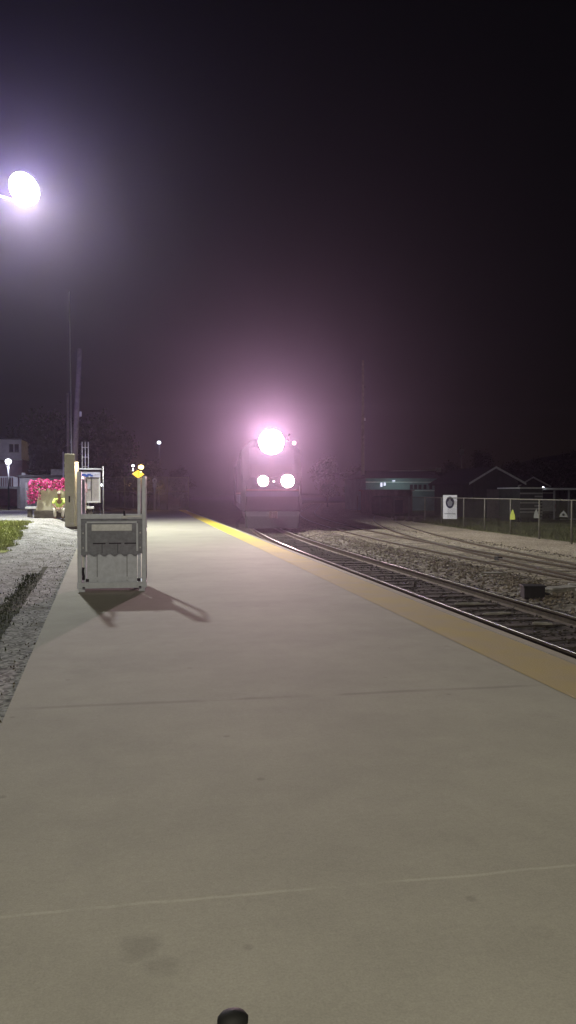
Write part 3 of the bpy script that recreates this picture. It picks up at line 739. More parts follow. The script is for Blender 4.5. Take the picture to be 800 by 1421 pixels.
# shirt and trousers follow the same joints, a little wider
sv = [(0, .19, seat+.10), (0, .16, seat+.22), (0, .06, seat+.42), (0, .01, seat+.52)]; se = [(0, 1), (1, 2), (2, 3)]; srr = [(.185, .145), (.165, .145), (.195, .15), (.09, .08)]
for s in (-1, 1):
    n0 = len(sv); sv += [(s*.20, .03, seat+.50), (s*.25, -.06, seat+.37), (s*.275, -.11, seat+.285)]; se += [(2, n0), (n0, n0+1), (n0+1, n0+2)]; srr += [(.085, .08), (.078, .072), (.075, .07)]
skin_mesh('shirt', sv, se, srr, M['hiviz'], pr, 1)
tv = [(0, .22, seat+.05)]; te = []; tr = [(.175, .14)]
for s in (-1, 1):
    n0 = len(tv); tv += [(s*.12, .14, seat+.02), (s*.20, -.24, seat+.06), (s*.17, -.21, .13)]; te += [(0, n0), (n0, n0+1), (n0+1, n0+2)]; tr += [(.11, .105), (.085, .085), (.065, .065)]
skin_mesh('trousers', tv, te, tr, M['trousers'], pr, 0)
for s in (-1, 1):
    skin_mesh('shoe', [(s*.17, -.18, .05), (s*.18, -.30, .05), (s*.19, -.43, .04)], [(0, 1), (1, 2)], [(.05, .05), (.055, .045), (.045, .032)], M['shoe'], pr, 1)
    MB().ball((s*.033, -.187, seat+.765), .011, 8).build('eye', M['black'], pr)
    MB().ball((s*.088, -.09, seat+.755), .022, 8, (.4, .8, 1.2)).build('ear', M['skin'], pr)
MB().ball((0, -.195, seat+.735), .017, 8, (.8, 1, 1.3)).build('nose', M['skin'], pr)
MB().bb(-.028, .028, -.19, -.178, seat+.693, seat+.70).build('mouth', M['house_red'], pr)
MB().ball((0, -.085, seat+.81), .10, 16, (.95, 1.1, .75)).add([(-.08, -.15, seat+.81), (.08, -.15, seat+.81), (.06, -.25, seat+.79), (-.06, -.25, seat+.79), (-.08, -.15, seat+.825), (.08, -.15, seat+.825), (.06, -.25, seat+.80), (-.06, -.25, seat+.80)], [(0, 1, 2, 3), (4, 5, 6, 7), (0, 1, 5, 4), (3, 2, 6, 7), (1, 2, 6, 5), (0, 3, 7, 4)]).build('cap', M['hair'], pr)

# ------------------------------------------------------------------ notice cabinet behind the lift
KY = 42.0
ka = at(110, 698, KY); kb_ = at(140, 650, KY)
kx = (ka.x+kb_.x)/2; kw = kb_.x-ka.x; kz0 = ka.z; kz1 = kb_.z
kg = hL(kx, KY) if kx < edge(KY) else 0.0
ks = empty('notice_cabinet', (kx, KY, kg), 'standing notice cabinet with a blue and white header seen through the lift', 'notice board')
kz0 -= kg; kz1 -= kg
MB().bb(-kw/2, kw/2, 0, .25, kz0, kz1-.16).build('case', mat('cabinet front', (.26, .24, .235), .5, .2, 3), ks, bevel=.01)
MB().bb(-kw/2-.05, kw/2+.05, -.08, .33, kz1-.07, kz1).build('roof', M['grey_paint'], ks, bevel=.01)
MB().bb(-kw/2, kw/2, .02, .23, kz1-.159, kz1-.071).build('gap', M['black'], ks)
hdz = kz1-.17
hd_ = MB().bb(-kw/2+.02, kw/2-.02, -.03, -.002, hdz-.28, hdz).build('header', mat('header sheet', (.42, .42, .55), .4, .1, 3), ks)
hb = MB()
for (a, b2, c, d) in [(-.40, -.20, .06, .17), (-.24, -.06, .02, .13), (-.12, .06, .08, .18), (.03, .16, .04, .12)]:
    hb.bb(a, b2, -.036-abs(a)*.01, -.032, hdz-.28+c, hdz-.28+d)
hb.build('header_print', M['blue'], hd_)
hb = MB()
for (a, b2) in [(.24, .30), (.34, .39), (.43, .47)]: hb.bb(a, b2, -.036, -.032, hdz-.18, hdz-.12)
hb.build('header_print', M['sign_grey'], hd_)
MB().bb(kw/2-.09, kw/2-.02, -.05, -.003, kz0+.02, hdz-.30).build('frame', M['lift_plate'], ks)
MB().bb(.06, .09, -.02, -.002, kz0+.1, hdz-.30).build('door_seam', M['dark'], ks)
MB().bb(-.12, kw/2-.10, -.05, -.003, kz0+.02, kz0+.09).build('shelf', M['lift_plate'], ks)
ps = MB().bb(-.30, -.12, -.02, -.003, kz0+.55, kz0+1.0).build('poster', mat('pinkish poster', (.42, .26, .28), .6, .2, 7), ks)
MB().bb(-.12, .03, -.021, -.004, kz0+.7, kz0+1.08).build('poster', M['sign_grey'], ks)
MB().bb(-.36, -.15, -.03, -.003, kz0+1.05, kz0+1.2).build('notice_strip', M['dark'], ks)
for s in (-.35, .18, .50): MB().tube([(s, .1, kz0), (s+(.05 if s > .2 else 0), .1, 0)], .035, 8).build('leg', M['dark'], ks)
p = at(143.5, 647, KY+1)
op = empty('thin_post', (p.x, KY+1, 0), 'thin grey upright post right of the notice cabinet, with a small white light', 'post')
MB().tube([(0, 0, 0), (0, 0, p.z)], .028, 8).build('shaft', M['steel'], op)
pz = at(140, 673, KY+1).z
MB().ball((-.10, -.06, pz), .06, 10).build('lamp_bulb', M['white_glow'], op)
MB().bb(-.10, .0, -.03, .0, pz+.04, pz+.07).build('lamp_arm', M['dark'], op)

# pipe fence closing the platform end
def fence_line(name, pts_post, z_top, label, z0, rails, wire=True, post_r=.035, mesh_sp=.11, wr=.0028, m_wire='steel'):
    a, b = Vector(pts_post[0]), Vector(pts_post[-1])
    o = empty(name, (a.x, a.y, z0), label, 'fence')
    base = Vector((a.x, a.y, z0))
    for q_ in pts_post:
        v = Vector(q_)-base
        MB().tube([(v.x, v.y, v.z), (v.x, v.y, z_top-z0)], post_r, 8).build('post', M['fence_post'], o)
    for zr in rails:
        MB().tube([(0, 0, zr-z0), (b.x-a.x, b.y-a.y, zr-z0)], post_r*.7, 8).build('rail', M['fence_post'], o)
    if wire:
        Ln = Vector((b.x-a.x, b.y-a.y)).length; d = Vector((b.x-a.x, b.y-a.y, 0))/Ln; H = z_top-z0-.08
        wm = MB(); n_ = int((Ln+H)/mesh_sp)
        for k in range(n_):
            s0 = -H + k*mesh_sp
            for sg in (1, -1):
                p0 = [s0, 0.0]; p1 = [s0+H, H]
                if p0[0] < 0: p0 = [0, -s0]
                if p1[0] > Ln: p1 = [Ln, Ln-s0]
                if sg < 0: p0[1] = H-p0[1]; p1[1] = H-p1[1]
                wm.tube([d*p0[0]+Vector((0, 0, p0[1]+.05)), d*p1[0]+Vector((0, 0, p1[1]+.05))], wr, 3, cap=False)
        wm.build('wire_mesh', M[m_wire], o)
    return o
fa = at(143, 690, 79.3); fb = at(262, 690, 79.3)
npst = 5
fence_line('chain_link_fence', [(fa.x+(fb.x-fa.x)*k/4, 79.3, -.6) for k in range(5)], at(150, 662, 79.3).z, 'tall chain link fence across the far end of the platform', -.6, [at(150, 662, 79.3).z, at(150, 682, 79.3).z], True, .04, .16, .004)
# round sign on white post
p = at(215, 661, 77); 
rs = empty('round_sign', (p.x, 77, 0), 'white post with a small round pale sign, standing at the far platform end', 'sign')
MB().tube([(0, 0, 0), (0, 0, p.z-.45)], .09, 10).build('post', M['white'], rs)
rz_ = at(215, 667, 77).z
MB().bb(-.17, .17, 0, .08, rz_-.62, rz_-.3).build('bracket', M['grey_paint'], rs)
fc = MB().disc((0, .02, rz_), (0, -1, 0), .24, .05, 24).build('sign_face', M['sign_white'], rs)
MB().disc((0, -.032, rz_), (0, -1, 0), .09, .006, 16).build('dark_centre', M['navy'], fc)
MB().bb(-.1, .1, 0, .06, rz_+.25, rz_+.42).build('topper', M['sign_grey'], rs)
# yellow diamond warning sign
p = at(189.5, 657.5, 79.0)
ys = empty('warning_sign', (p.x+.15, 79.0, -.6), 'bright yellow diamond warning sign by the sodium lamp, with a glow built into its face', 'sign')
zz = p.z+.6
MB().tube([(0, .04, 0), (0, .04, zz+.2)], .04, 8).build('post', M['steel'], ys)
dm = MB(); dm.add([(-.55, -.03, zz), (0, -.03, zz-.42), (.62, -.03, zz-.05), (0, -.03, zz+.36), (-.55, 0, zz), (0, 0, zz-.42), (.62, 0, zz-.05), (0, 0, zz+.36)], [(0, 1, 2, 3), (7, 6, 5, 4), (0, 4, 5, 1), (1, 5, 6, 2), (2, 6, 7, 3), (3, 7, 4, 0)])
dm.build('sign_face', emit('yellow face with added glow', (1, .62, .03), 1.8), ys)  # emission painted on the face for the lamplight falling on the sign
MB().bb(.06, .10, -.036, -.031, zz-.3, zz+.25).build('dark_line', M['dark'], ys)

# ------------------------------------------------------------------ house and walls at the far left
def wallbox(parent, name, x0, x1, y0, y1, z0, z1, m, bev=0): return MB().bb(x0, x1, y0, y1, z0, z1).build(name, m, parent, bevel=bev)
HY = 78.0
h1 = at(30, 610, HY); h0 = at(-70, 636, HY); gx = groundL(h1.x, HY)
hs = empty('white_house', (h1.x, HY, gx), 'white two storey house with an overhanging upper floor, at the left edge', 'house')
zt_ = h1.z-gx; zb_ = h0.z-gx; xw = h0.x-h1.x
up = wallbox(hs, 'upper_wall', xw, 0, 0, 6, zb_, zt_, M['house_white'])
lo = wallbox(hs, 'lower_wall', xw, -.1, 1.2, 6, 0, zb_-.003, M['house_red'])
rf = MB().prism([(xw-.4, zt_+.005), (.25, zt_+.005), (.0, zt_+.16), (xw, zt_+.16)], -.3, 6.3).build('roof', M['roof_dark'], hs)
for px_ in (-38, -20, -4, 16, 23.5):
    wx = at(px_, 620, HY).x-h1.x; wz = at(px_, 622, HY).z-gx
    f = wallbox(up, 'window', wx-.19, wx+.19, -.03, -.002, wz-.36, wz+.38, M['window']); wallbox(f, 'window_frame', wx-.25, wx+.25, -.025, -.0015, wz-.44, wz-.37, M['white'])
wallbox(hs, 'trim_board', xw, .03, -.05, -.003, zb_-.12, zb_+.02, M['white'])
# porch in front of it: deck, posts, rail
PYr = 66.0
pq = at(50, 675, PYr); gx2 = groundL(pq.x, PYr)
po = empty('porch', (pq.x, PYr, gx2), 'raised porch deck with white posts and pale railing below the white house', 'porch')
dz_ = pq.z-gx2; xl = at(-60, 675, PYr).x-pq.x
wallbox(po, 'deck', xl, 0, 0, 3.2, dz_-.18, dz_, M['pale_siding'])
for px_, pt in ((33.5, 656), (22.3, 662), (8, 675), (-20, 675)):
    xx = at(px_, 675, PYr).x-pq.x; zz_ = at(px_, pt, PYr).z-gx2
    if pt < 675: wallbox(po, 'post', xx-.15, xx+.12, -.08, -.002, dz_-.02, zz_, M['house_white'])
for px_ in (26.5, 44, -10, -40):
    xx = at(px_, 690, PYr).x-pq.x; wallbox(po, 'support', xx-.13, xx+.13, .02, .22, 0, dz_-.19, M['pale_siding'])
rl = MB()
for k in range(36): rl.bb(xl+.2+k*.16, xl+.24+k*.16, .05, .08, dz_, dz_+.7)
rl.bb(xl, at(20, 660, PYr).x-pq.x, .03, .1, dz_+.7, dz_+.78); rl.build('railing', M['house_white'], po)
# dark grey block wall / low outbuilding behind the planter
p = at(28, 645, 62); p2 = at(102, 662, 62); gx3 = groundL(p.x, 62)
ob = empty('low_building', (p.x, 62, gx3), 'low grey building with a flat roof behind the pink flowers', 'building')
wd_ = p2.x-p.x
wallbox(ob, 'wall', 0, wd_, 0, 5, 0, p2.z-gx3, M['grey_wall'])
wallbox(ob, 'roof', -.15, wd_+.15, -.2, 5.2, p2.z-gx3+.002, p2.z-gx3+.14, M['roof_dark'])
wallbox(ob, 'roof_unit', wd_*.55, wd_*.82, 1, 2, p2.z-gx3+.145, p2.z-gx3+.6, M['grey_wall'])
wallbox(ob, 'vent_pipe', wd_*.80, wd_*.84, .4, .6, p2.z-gx3+.145, p2.z-gx3+.75, M['pale_siding'])
wallbox(ob, 'door', wd_*.1, wd_*.2, -.03, -.002, .02, 2.0, M['pale_siding'])

# ------------------------------------------------------------------ right side: fence, sign, buildings
def fpt(Y): return 15.1 + .118*(Y-26)
def fence_y(px):
    d = ray(px, 690); return 12.03/(d.x/d.y-.118)
fence_Y = [11, 15, 19.0]+[fence_y(px_) for px_ in (842, 794, 749, 709, 673, 644, 613, 590, 568, 547, 528, 511, 496)]
fence_line('chain_link_fence', [(fpt(Y), Y, -.3) for Y in fence_Y], 1.38, 'long chain link fence beyond the dirt road, carrying the white emblem sign', -.3, [1.36], True, .034, .15, .0024, 'fence_wire')
SY = 44.0
s1 = at(636, 720, SY); s0 = at(619, 687, SY)
sg = empty('station_sign', (s0.x-.1, SY+.15, s1.z), 'white upright sign with a dark oval emblem hung on the chain link fence', 'sign', R(-42))
sw = (s1.x-s0.x)*1.12; shh = s0.z-s1.z
pnl = MB().bb(0, sw, -.03, 0, 0, shh).build('panel', M['sign_white'], sg, bevel=.01)
def oval(cx, cz, rx, rz, y0, y1, n=28): return [(cx+rx*math.cos(6.2832*i/n), cz+rz*math.sin(6.2832*i/n)) for i in range(n)]
MB().prism(oval(sw/2, shh*.69, sw*.30, shh*.245, 0, 0), -.036, -.031).build('oval_emblem', M['navy'], pnl)
b = MB()
b.prism(oval(sw/2, shh*.69, sw*.085, shh*.17, 0, 0), -.041, -.037); b.prism(oval(sw/2, shh*.68, sw*.19, shh*.085, 0, 0), -.045, -.042)
for s in (-1, 1): b.prism(oval(sw/2+s*sw*.09, shh*.61, sw*.06, shh*.07, 0, 0), -.049, -.046)
b.build('emblem_figure', M['sign_grey'], pnl)
b = MB()
for k in range(9): b.bb(sw*(.12+k*.088), sw*(.12+k*.088+.06), -.036, -.031, shh*.20, shh*.245)
b.build('lettering', M['sign_grey'], pnl)
MB().bb(.05, sw-.05, .0, .05, shh*.9, shh*.94).bb(.05, sw-.05, .0, .05, shh*.1, shh*.14).build('clamp_bar', M['steel'], sg)

GR = -.25
def rx(px, Y): return at(px, 680, Y).x
def rz(py, Y): return at(600, py, Y).z
# teal building
TYb = 82.0
x0, x1 = rx(508, TYb), rx(615, TYb)
tb = empty('teal_building', (x0, TYb, GR), 'long teal building with pale trim bands and a row of dark windows', 'building')
W_ = x1-x0; z_ = lambda py: rz(py, TYb)-GR
tw = wallbox(tb, 'wall', 0, W_, 0, 9, 0, z_(664), M['teal'])
wallbox(tb, 'trim_band', -.03, W_+.03, -.06, -.002, z_(670), z_(668.6), M['teal_trim'])
wallbox(tb, 'trim_band', -.03, W_+.03, -.06, -.002, z_(681.5), z_(680), M['teal_trim'])
rfz = z_(664)
MB().add([(-.3, -.5, rfz), (W_+.3, -.5, rfz), (W_+.3, 9.4, rfz), (-.3, 9.4, rfz), (.6, 4.5, rfz+.9), (W_-.4, 4.5, rfz+.9)], [(0, 1, 5, 4), (1, 2, 5), (2, 3, 4, 5), (3, 0, 4), (0, 3, 2, 1)]).build('roof', M['roof_dark'], tb)
for px_ in (571, 577, 583, 590, 598, 606):
    xx = rx(px_, TYb)-x0; f = wallbox(tw, 'window', xx-.16, xx+.16, -.04, -.002, z_(679), z_(672.5), M['window'])
for px_, pt in ((529.5, 674.5), (534, 673)):
    xx = rx(px_, TYb)-x0; wallbox(tw, 'lit_window', xx-.10, xx+.10, -.04, -.002, z_(pt+1), z_(pt-4.5), M['window_glow'])
lamp_light('added_wall_light', (rx(546, TYb)-x0, -2.6, z_(672)), (.85, 1.0, .95), 70, .1, tb)  # light added only to brighten the teal wall and trim
MB().bb(rx(546, TYb)-x0-.12, rx(546, TYb)-x0+.12, -.3, -.002, z_(668), z_(667)).build('added_wall_lamp', M['window_glow'], tb)  # invented fixture to go with the added wall light
# pale pipe / gantry above it
xa, xb = rx(512, 90), rx(607, 90); za = rz(656, 90); zb2 = rz(652, 90)
gn = empty('overhead_beam', (xa, 90, GR), 'thin pale overhead beam on posts above the teal building roof', 'beam')
MB().tube([(0, 0, za-GR), (xb-xa, 0, zb2-GR)], .08, 8).build('beam', M['roof_trim'], gn)
MB().bb(xb-xa-.1, xb-xa+.4, -.2, .2, zb2-GR-.25, zb2-GR+.25).build('end_box', M['roof_trim'], gn)
for k in (.02, .5, .98): MB().tube([((xb-xa)*k, 0, 0), ((xb-xa)*k, 0, za-GR+(zb2-za)*k)], .07, 8).build('post', M['dark'], gn)
# brown corrugated shed
BY = 70.0
x0, x1 = rx(517, BY), rx(573, BY)
bs = empty('brown_shed', (x0, BY, GR), 'rusty brown corrugated shed in front of the teal building', 'shed')
W_ = x1-x0; H_ = rz(681, BY)-GR
poly = []
n_ = int(W_/.15)
b = MB(); rings = []
for k in range(n_+1):
    x = W_*k/n_; yy = .04*(k % 2); rings.append((x, yy))
b.add([(x, y, 0) for x, y in rings]+[(x, y, H_) for x, y in rings], [(i, i+1, n_+2+i, n_+1+i) for i in range(n_)])
b.bb(.02, W_-.02, .06, 4, 0, H_-.01); b.build('wall', M['brown_wall'], bs, recalc=False)
MB().bb(-.15, W_+.15, -.12, 4.1, H_+.002, H_+.10).build('roof', M['brown_wall'], bs)
wallbox(bs, 'hatch', W_*.55, W_*.75, -.03, -.004, H_*.05, H_*.6, M['dark'])
for i, (px_, py_, Y, s) in enumerate([(566, 723, 52, .5), (584, 725, 50, .55), (593, 726, 49, .45)]):
    xx = rx(px_, Y)
    lump('brush_pile', (xx-.6, Y, -.08), (s*1.3, s, s*.8), i*2.2, M['bark'], ['low dark brush heap at the fence foot, farthest of the three', 'low dark brush heap at the fence foot, middle one', 'low dark brush heap at the fence foot, nearest one'][i], 'brush heap', 4)

# gable house
def gable(name, pxl, pxr, pya, pye, Y, depth, m_w, label, door=None, trim='roof_trim'):
    x0, x1 = rx(pxl, Y), rx(pxr, Y); W_ = x1-x0
    o = empty(name, (x0, Y, GR), label, 'house')
    ze, zt = rz(pye, Y)-GR, rz(pya, Y)-GR; xm = W_*.46
    wl_ = MB().prism([(0, 0), (W_, 0), (W_, ze), (xm, zt), (0, ze)], 0, depth).build('wall', M[m_w], o)
    t = .10
    b = MB()
    b.prism([(-.45, ze-.28), (xm, zt+.02), (xm, zt+.14), (-.45, ze-.14)], -.35, depth+.3)
    b.prism([(W_+.45, ze-.28), (W_+.45, ze-.14), (xm, zt+.14), (xm, zt+.02)], -.35, depth+.3)
    r_ = b.build('roof', M['roof_dark'], o)
    b = MB()
    b.prism([(-.47, ze-.30), (xm, zt), (xm, zt+.15), (-.47, ze-.14)], -.40, -.352)
    b.prism([(W_+.47, ze-.30), (W_+.47, ze-.14), (xm, zt+.15), (xm, zt)], -.40, -.352)
    b.build('fascia', M[trim], r_)
    if door:
        a, c = rx(door[0], Y)-x0, rx(door[1], Y)-x0
        d_ = wallbox(o, 'garage_door', a, c, -.05, -.002, .02, rz(door[2], Y)-GR, M['garage_door'])
    return o
gable('gable_house', 657, 719, 649.5, 667, 56, 8, 'house_dark', 'dark gabled house with a pale roof edge and a taupe door, behind the fence', (676, 697, 679))
gable('small_house', 722, 756, 663, 672, 72, 6, 'house_dark', 'small dark house with a low roof between the gabled house and the trees', None)
# siding trailer
Yt = 47.0
x0, x1 = rx(722, Yt), rx(753, Yt); o = empty('siding_trailer', (x0, Yt, GR), 'low trailer with pale grey horizontal siding right of the gabled house', 'trailer')
W_ = x1-x0; H_ = rz(678, Yt)-GR
tw = wallbox(o, 'wall', 0, W_, 0, 3, .35, H_, M['house_dark'])
b = MB()
for k in range(8): b.box(((W_*(.35+.65*(k % 3 > 0)*1))/2+.0+(W_*(1-(.35+.65*(k % 3 > 0)))), -.03, .5+k*(H_-.6)/8), (W_*(.35+.65*(k % 3 > 0)), .04, (H_-.6)/8*.5))
b.build('siding_boards', M['pale_siding'], tw)
wallbox(o, 'roof', -.1, W_+.1, -.15, 3.1, H_+.002, H_+.08, M['roof_trim'])
for s in (.4, W_-.5): MB().tube([(s, .1, .28), (s, .35, .28)], .28, 16).build('wheel', M['black'], o)
wallbox(o, 'skirt', .05, W_-.05, .4, 2.9, 0, .349, M['dark'])
# pale carport with posts at far right
Yc = 52.0
x0, x1 = rx(752, Yc), rx(815, Yc); o = empty('carport', (x0, Yc, GR), 'open carport with a pale roof edge and posts at the far right', 'carport')
W_ = x1-x0; H_ = rz(677, Yc)-GR
wallbox(o, 'roof', 0, W_, 0, 4, H_-.12, H_, M['roof_trim'])
for k in (.02, .30, .62, .97): wallbox(o, 'post', W_*k-.05, W_*k+.05, .1, .2, 0, H_-.121, M['pale_siding'])
wallbox(o, 'back_wall', 0, W_, 3.7, 3.9, 0, H_-.121, M['house_dark'])
MB().ball((.05, -.12, H_+.02), .07, 10).build('lamp_bulb', M['white_glow'], o)
MB().bb(.0, .1, -.06, -.002, H_-.08, H_).build('lamp_base', M['dark'], o)
# parked van under the carport
xv = rx(779, 51)
vn = empty('parked_van', (xv, 53.2, GR), 'pale van parked under the carport, seen from its back', 'van')
MB().loft([[(-.85, 0, .4), (.85, 0, .4), (.85, 0, 1.2), (.72, .1, 1.95), (-.72, .1, 1.95), (-.85, 0, 1.2)], [(-.85, 1.9, .4), (.85, 1.9, .4), (.85, 1.9, 1.2), (.72, 1.85, 1.95), (-.72, 1.85, 1.95), (-.85, 1.9, 1.2)]]).build('body', M['pale_siding'], vn, bevel=.05)
MB().box((0, .02, 1.6), (1.2, .04, .5), 0, .13).build('rear_window', M['window'], vn)
for s in (-1, 1):
    MB().bb(s*.70, s*.82, -.03, -.001, .8, 1.1).build('tail_light', M['house_red'], vn)
    for yy in (.4, 1.5): MB().tube([(s*.68, yy, .3), (s*.84, yy, .3)], .3, 16).build('wheel', M['black'], vn)
MB().bb(-.8, .8, -.08, -.002, .42, .58).build('bumper', M['dark'], vn, bevel=.02)
# yard markers behind the fence
def aframe(px, pyt, pyb, Y, w_, m, label, hole=False):
    Y = fence_y(px); t_ = at(px, pyt, Y); b_ = at(px, pyb, Y); o = empty('fence_tag', (t_.x-.07, Y, b_.z), label, 'tag', R(-50))
    H = t_.z-b_.z
    MB().loft([[(-w_/2, -.02, 0), (w_/2, -.02, 0), (w_/2, .0, 0), (-w_/2, .0, 0)], [(-w_*.42, -.02, H*.45), (w_*.42, -.02, H*.45), (w_*.42, .0, H*.45), (-w_*.42, .0, H*.45)], [(-w_*.09, -.02, H), (w_*.09, -.02, H), (w_*.09, .0, H), (-w_*.09, .0, H)]]).build('board', M[m], o, bevel=.004)
    MB().tube([(0, -.01, H-.02), (0, .03, H+.06)], .006, 6).build('wire_tie', M['steel'], o)
    if hole: MB().disc((0, -.021, H*.42), (0, -1, 0), w_*.15, .006, 14).build('dark_spot', M['black'], o)
    return o
aframe(714, 707.5, 721, 51, .25, 'lime', 'small yellow-green tapered tag hung on the fence right of the emblem sign')
aframe(747, 707, 719, 54, .22, 'pale_siding', 'small dull grey pointed tag hung on the fence, middle of three')
aframe(785, 709.5, 717.5, 57, .32, 'pale_siding', 'small pale pointed tag with a dark spot, rightmost on the fence', True)
for px0_, px1_, py_, Y, lb in [(722, 739, 721.5, 51, 'short pale timber lying in the grass beyond the fence, left of the two'), (778, 806, 721, 51, 'long pale timber lying in the grass at the right edge')]:
    xa, xb = rx(px0_, Y), rx(px1_, Y)
    o = MB().box((0, 0, 0), (xb-xa, .12, .09)).build('timber', M['roof_trim'], bevel=.01); o.location = ((xa+xb)/2, Y, -.16); tag(o, lb, 'timber')
# distant pole tower with pale tank
p = at(641, 617, 130)
wt = empty('water_tower', (p.x, 130, GR), 'faint distant pale tank on a thin pole above the dark hill line', 'water tower')
Hh = p.z-GR
MB().tube([(0, 0, 0), (0, 0, Hh)], .12, 8).build('pole', M['steel'], wt)
MB().tube([(0, 0, Hh-1.9), (0, 0, Hh-1.6), (0, 0, Hh-.9), (0, 0, Hh-.7)], [.1, .45, .45, .1], 12).build('tank', M['white'], wt)
MB().tube([(-.62, 0, Hh-1.5), (-.62, 0, Hh-1.1)], .16, 8).build('side_tank', M['pale_siding'], wt)
MB().bb(-.62, 0, -.03, .03, Hh-1.35, Hh-1.29).build('bracket', M['steel'], wt)

# ------------------------------------------------------------------ trees
def crown_mesh(seed, n, R0, H, leaf):
    rnd = random.Random(seed); b = MB()
    clumps = []
    for k in range(26):
        a = rnd.uniform(0, 6.28); rr = R0*math.sqrt(rnd.random())*.85; z = H*rnd.uniform(.30, 1.0)
        sh = math.sin(math.pi*min(1, (z/H-.22)/.85))**.6
        clumps.append(Vector((rr*math.cos(a)*sh, rr*math.sin(a)*sh, z)))
    for i in range(n):
        c = rnd.choice(clumps)+Vector((rnd.gauss(0, R0*.17), rnd.gauss(0, R0*.17), rnd.gauss(0, H*.055)))
        d1 = Vector((rnd.uniform(-1, 1), rnd.uniform(-1, 1), rnd.uniform(-1, 1))).normalized()*leaf*rnd.uniform(.6, 1.4)
        d2 = d1.cross(Vector((rnd.uniform(-1, 1), rnd.uniform(-1, 1), rnd.uniform(-1, 1)))).normalized()*leaf*.6
        b.add([c-d1, c+d2, c+d1, c-d2], [(0, 1, 2, 3)])
    t = MB(); t.tube([(0, 0, 0), (.05*R0, 0, H*.3), (0, .04*R0, H*.6)], [.045*H*.5, .03*H*.5, .012*H*.5], 8)
    for c in clumps[:12]: t.tube([(0, 0, H*.25+.2*c.z), c*.55+Vector((0, 0, H*.18)), c], [.009*H, .006*H, .002*H], 5)
    return b, t
protos = {}
def tree(kind, x, Y, z, H, label, name='tree', seed=0):
    if kind not in protos:
        b, t = crown_mesh(seed or 40+kind, 3800, .36, 1.0, .022)
        o = empty(name, (x, Y, z), label, 'tree', random.uniform(0, 6), 'trees in the dark background')
        c_ = b.build('crown', M['leaf'], o, recalc=False); k_ = t.build('trunk', M['bark'], o)
        protos[kind] = (c_.data, k_.data)
    else:
        o = empty(name, (x, Y, z), label, 'tree', random.uniform(0, 6), 'trees in the dark background')
        for nm, me in zip(('crown', 'trunk'), protos[kind]):
            c_ = bpy.data.objects.new(nm, me); C.objects.link(c_); c_.parent = o
    o.scale = (H, H, H); return o
tl = [(0, 30, 600, 98, 'tall dark tree behind the white house roof'), (1, 75, 572, 90, 'big dark tree rising left of the leaning pole'),
      (2, 138, 580, 92, 'broad dark tree right of the leaning pole'), (0, 168, 600, 100, 'mid height dark tree left of the yellow lamp'),
      (1, 205, 632, 118, 'low dark tree under the distant white lamp'), (2, 250, 645, 125, 'low dark tree left of the train, beyond the platform end'),
      (1, 52, 606, 84, 'rounded dark tree between the white house and the poles')]
for k, px_, pyt, Y, lb in tl:
    t_ = at(px_, pyt, Y); tree(k, t_.x, Y, .3 if px_ < 150 else -.55, t_.z-.2, lb)
tr_ = [(0, 455, 640, 110, 'low dark tree just right of the train glow'), (1, 490, 648, 118, 'low dark tree by the faint utility pole'), (2, 628, 645, 96, 'dark tree between the teal building and the gabled house'),
       (0, 668, 632, 104, 'dark tree rising behind the gabled house'), (1, 712, 640, 92, 'dark tree right of the gabled house ridge'), (2, 752, 640, 86, 'dark tree above the siding trailer'), (0, 796, 632, 84, 'dark tree above the carport at the right edge')]
for k, px_, pyt, Y, lb in tr_:
    t_ = at(px_, pyt, Y); tree(k, t_.x, Y, -.3, t_.z+.3, lb)

# ------------------------------------------------------------------ grass (uncountable)
def blades(name, n, fpos, seed, hmin, hmax, m, label):
    rnd = random.Random(seed); b = MB()
    for i in range(n):
        x, y, z = fpos(rnd); h = rnd.uniform(hmin, hmax); a = rnd.uniform(0, 6.28); w_ = .012
        dx, dy = math.cos(a)*w_, math.sin(a)*w_; lx_, ly_ = rnd.uniform(-.5, .5)*h, rnd.uniform(-.5, .5)*h
        b.add([(x-dx, y-dy, z-.005), (x+dx, y+dy, z-.005), (x+lx_, y+ly_, z+h)], [(0, 1, 2)])
    o = b.build(name, m, recalc=False); return tag(o, label, 'grass', kind='stuff')
def lg(r):
    Y = r.uniform(23, 36.4); x = lawn_edge(Y)+.1-abs(r.gauss(0, 2.6)); x = max(x, lawn_left(Y)-.1); return x, Y, hL(x, Y)+.012
blades('lawn_grass', 16000, lg, 5, .03, .09, M['grass_l'], 'bright short grass on the lawn at left')
def rg(r):
    Y = 14+46*r.random()**1.3; u = 15.7+abs(r.gauss(0, 3.2)); return u+track_shift(Y), Y, gz(u, Y)
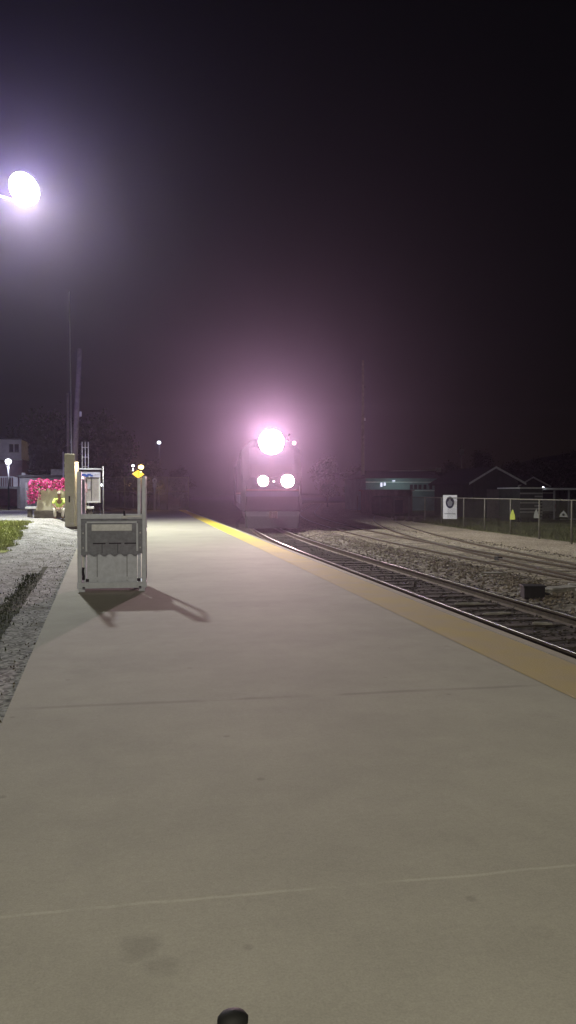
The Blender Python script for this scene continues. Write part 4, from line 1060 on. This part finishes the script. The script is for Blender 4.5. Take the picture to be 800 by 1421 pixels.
blades('rough_grass', 22000, rg, 6, .06, .22, M['grass_r'], 'rough dry grass beyond the dirt road')
def wg(r):
    Y = 4+13*r.random(); x = -1.72-.055*(Y-9.4)+r.gauss(0, .09)-.06; return x, Y, hL(x, Y)
blades('weeds', 2600, wg, 7, .015, .05, mat('dark weeds', (.035, .045, .02), .9, .4, 5), 'dark weeds along the painted shadow strip in the gravel')
def dbf(r):
    Y = 3+26*r.random(); x = edge(Y)-.02-abs(r.gauss(0, .5 if r.random() < .5 else 1.6)); return x, Y, hL(x, Y)
blades('leaf_litter', 1500, dbf, 9, .008, .03, mat('dead leaves', (.07, .055, .035), .9, .5, 5), 'dead leaves and weeds scattered in the pale gravel')

# ------------------------------------------------------------------ haze: misty night air lit by the lamps
hz = MB().bb(-95, 345, -30, 345, -1.7, 40).build('haze', M['steel'])
hm = bpy.data.materials.new('night haze'); hm.use_nodes = True
n = hm.node_tree.nodes; n.remove(n['Principled BSDF'])
pv = n.new('ShaderNodeVolumePrincipled'); pv.inputs['Color'].default_value = (.84, .70, 1, 1)
pv.inputs['Density'].default_value = .00072; pv.inputs['Anisotropy'].default_value = .88
hm.node_tree.links.new(pv.outputs[0], n['Material Output'].inputs['Volume'])
hz.data.materials.clear(); hz.data.materials.append(hm); tag(hz, kind='stuff')
hz.display_type = 'WIRE'

# ------------------------------------------------------------------ camera and render settings
cd = bpy.data.cameras.new('camera'); cam = bpy.data.objects.new('camera', cd); C.objects.link(cam)
cam.location = (0, 0, CAM_H); cam.rotation_euler = (math.pi/2-PITCH, 0, -YAW)
cd.sensor_fit = 'VERTICAL'; cd.sensor_height = 36; cd.lens = 36*F/1421; cd.clip_end = 3000; cd.clip_start = .05
S = bpy.context.scene; S.camera = cam
S.view_settings.view_transform = 'Standard'; S.view_settings.look = 'None'; S.view_settings.exposure = 0; S.view_settings.gamma = 1
S.cycles.use_denoising = True
S.cycles.max_bounces = 6; S.cycles.diffuse_bounces = 3; S.cycles.volume_bounces = 1
S.cycles.sample_clamp_indirect = 4
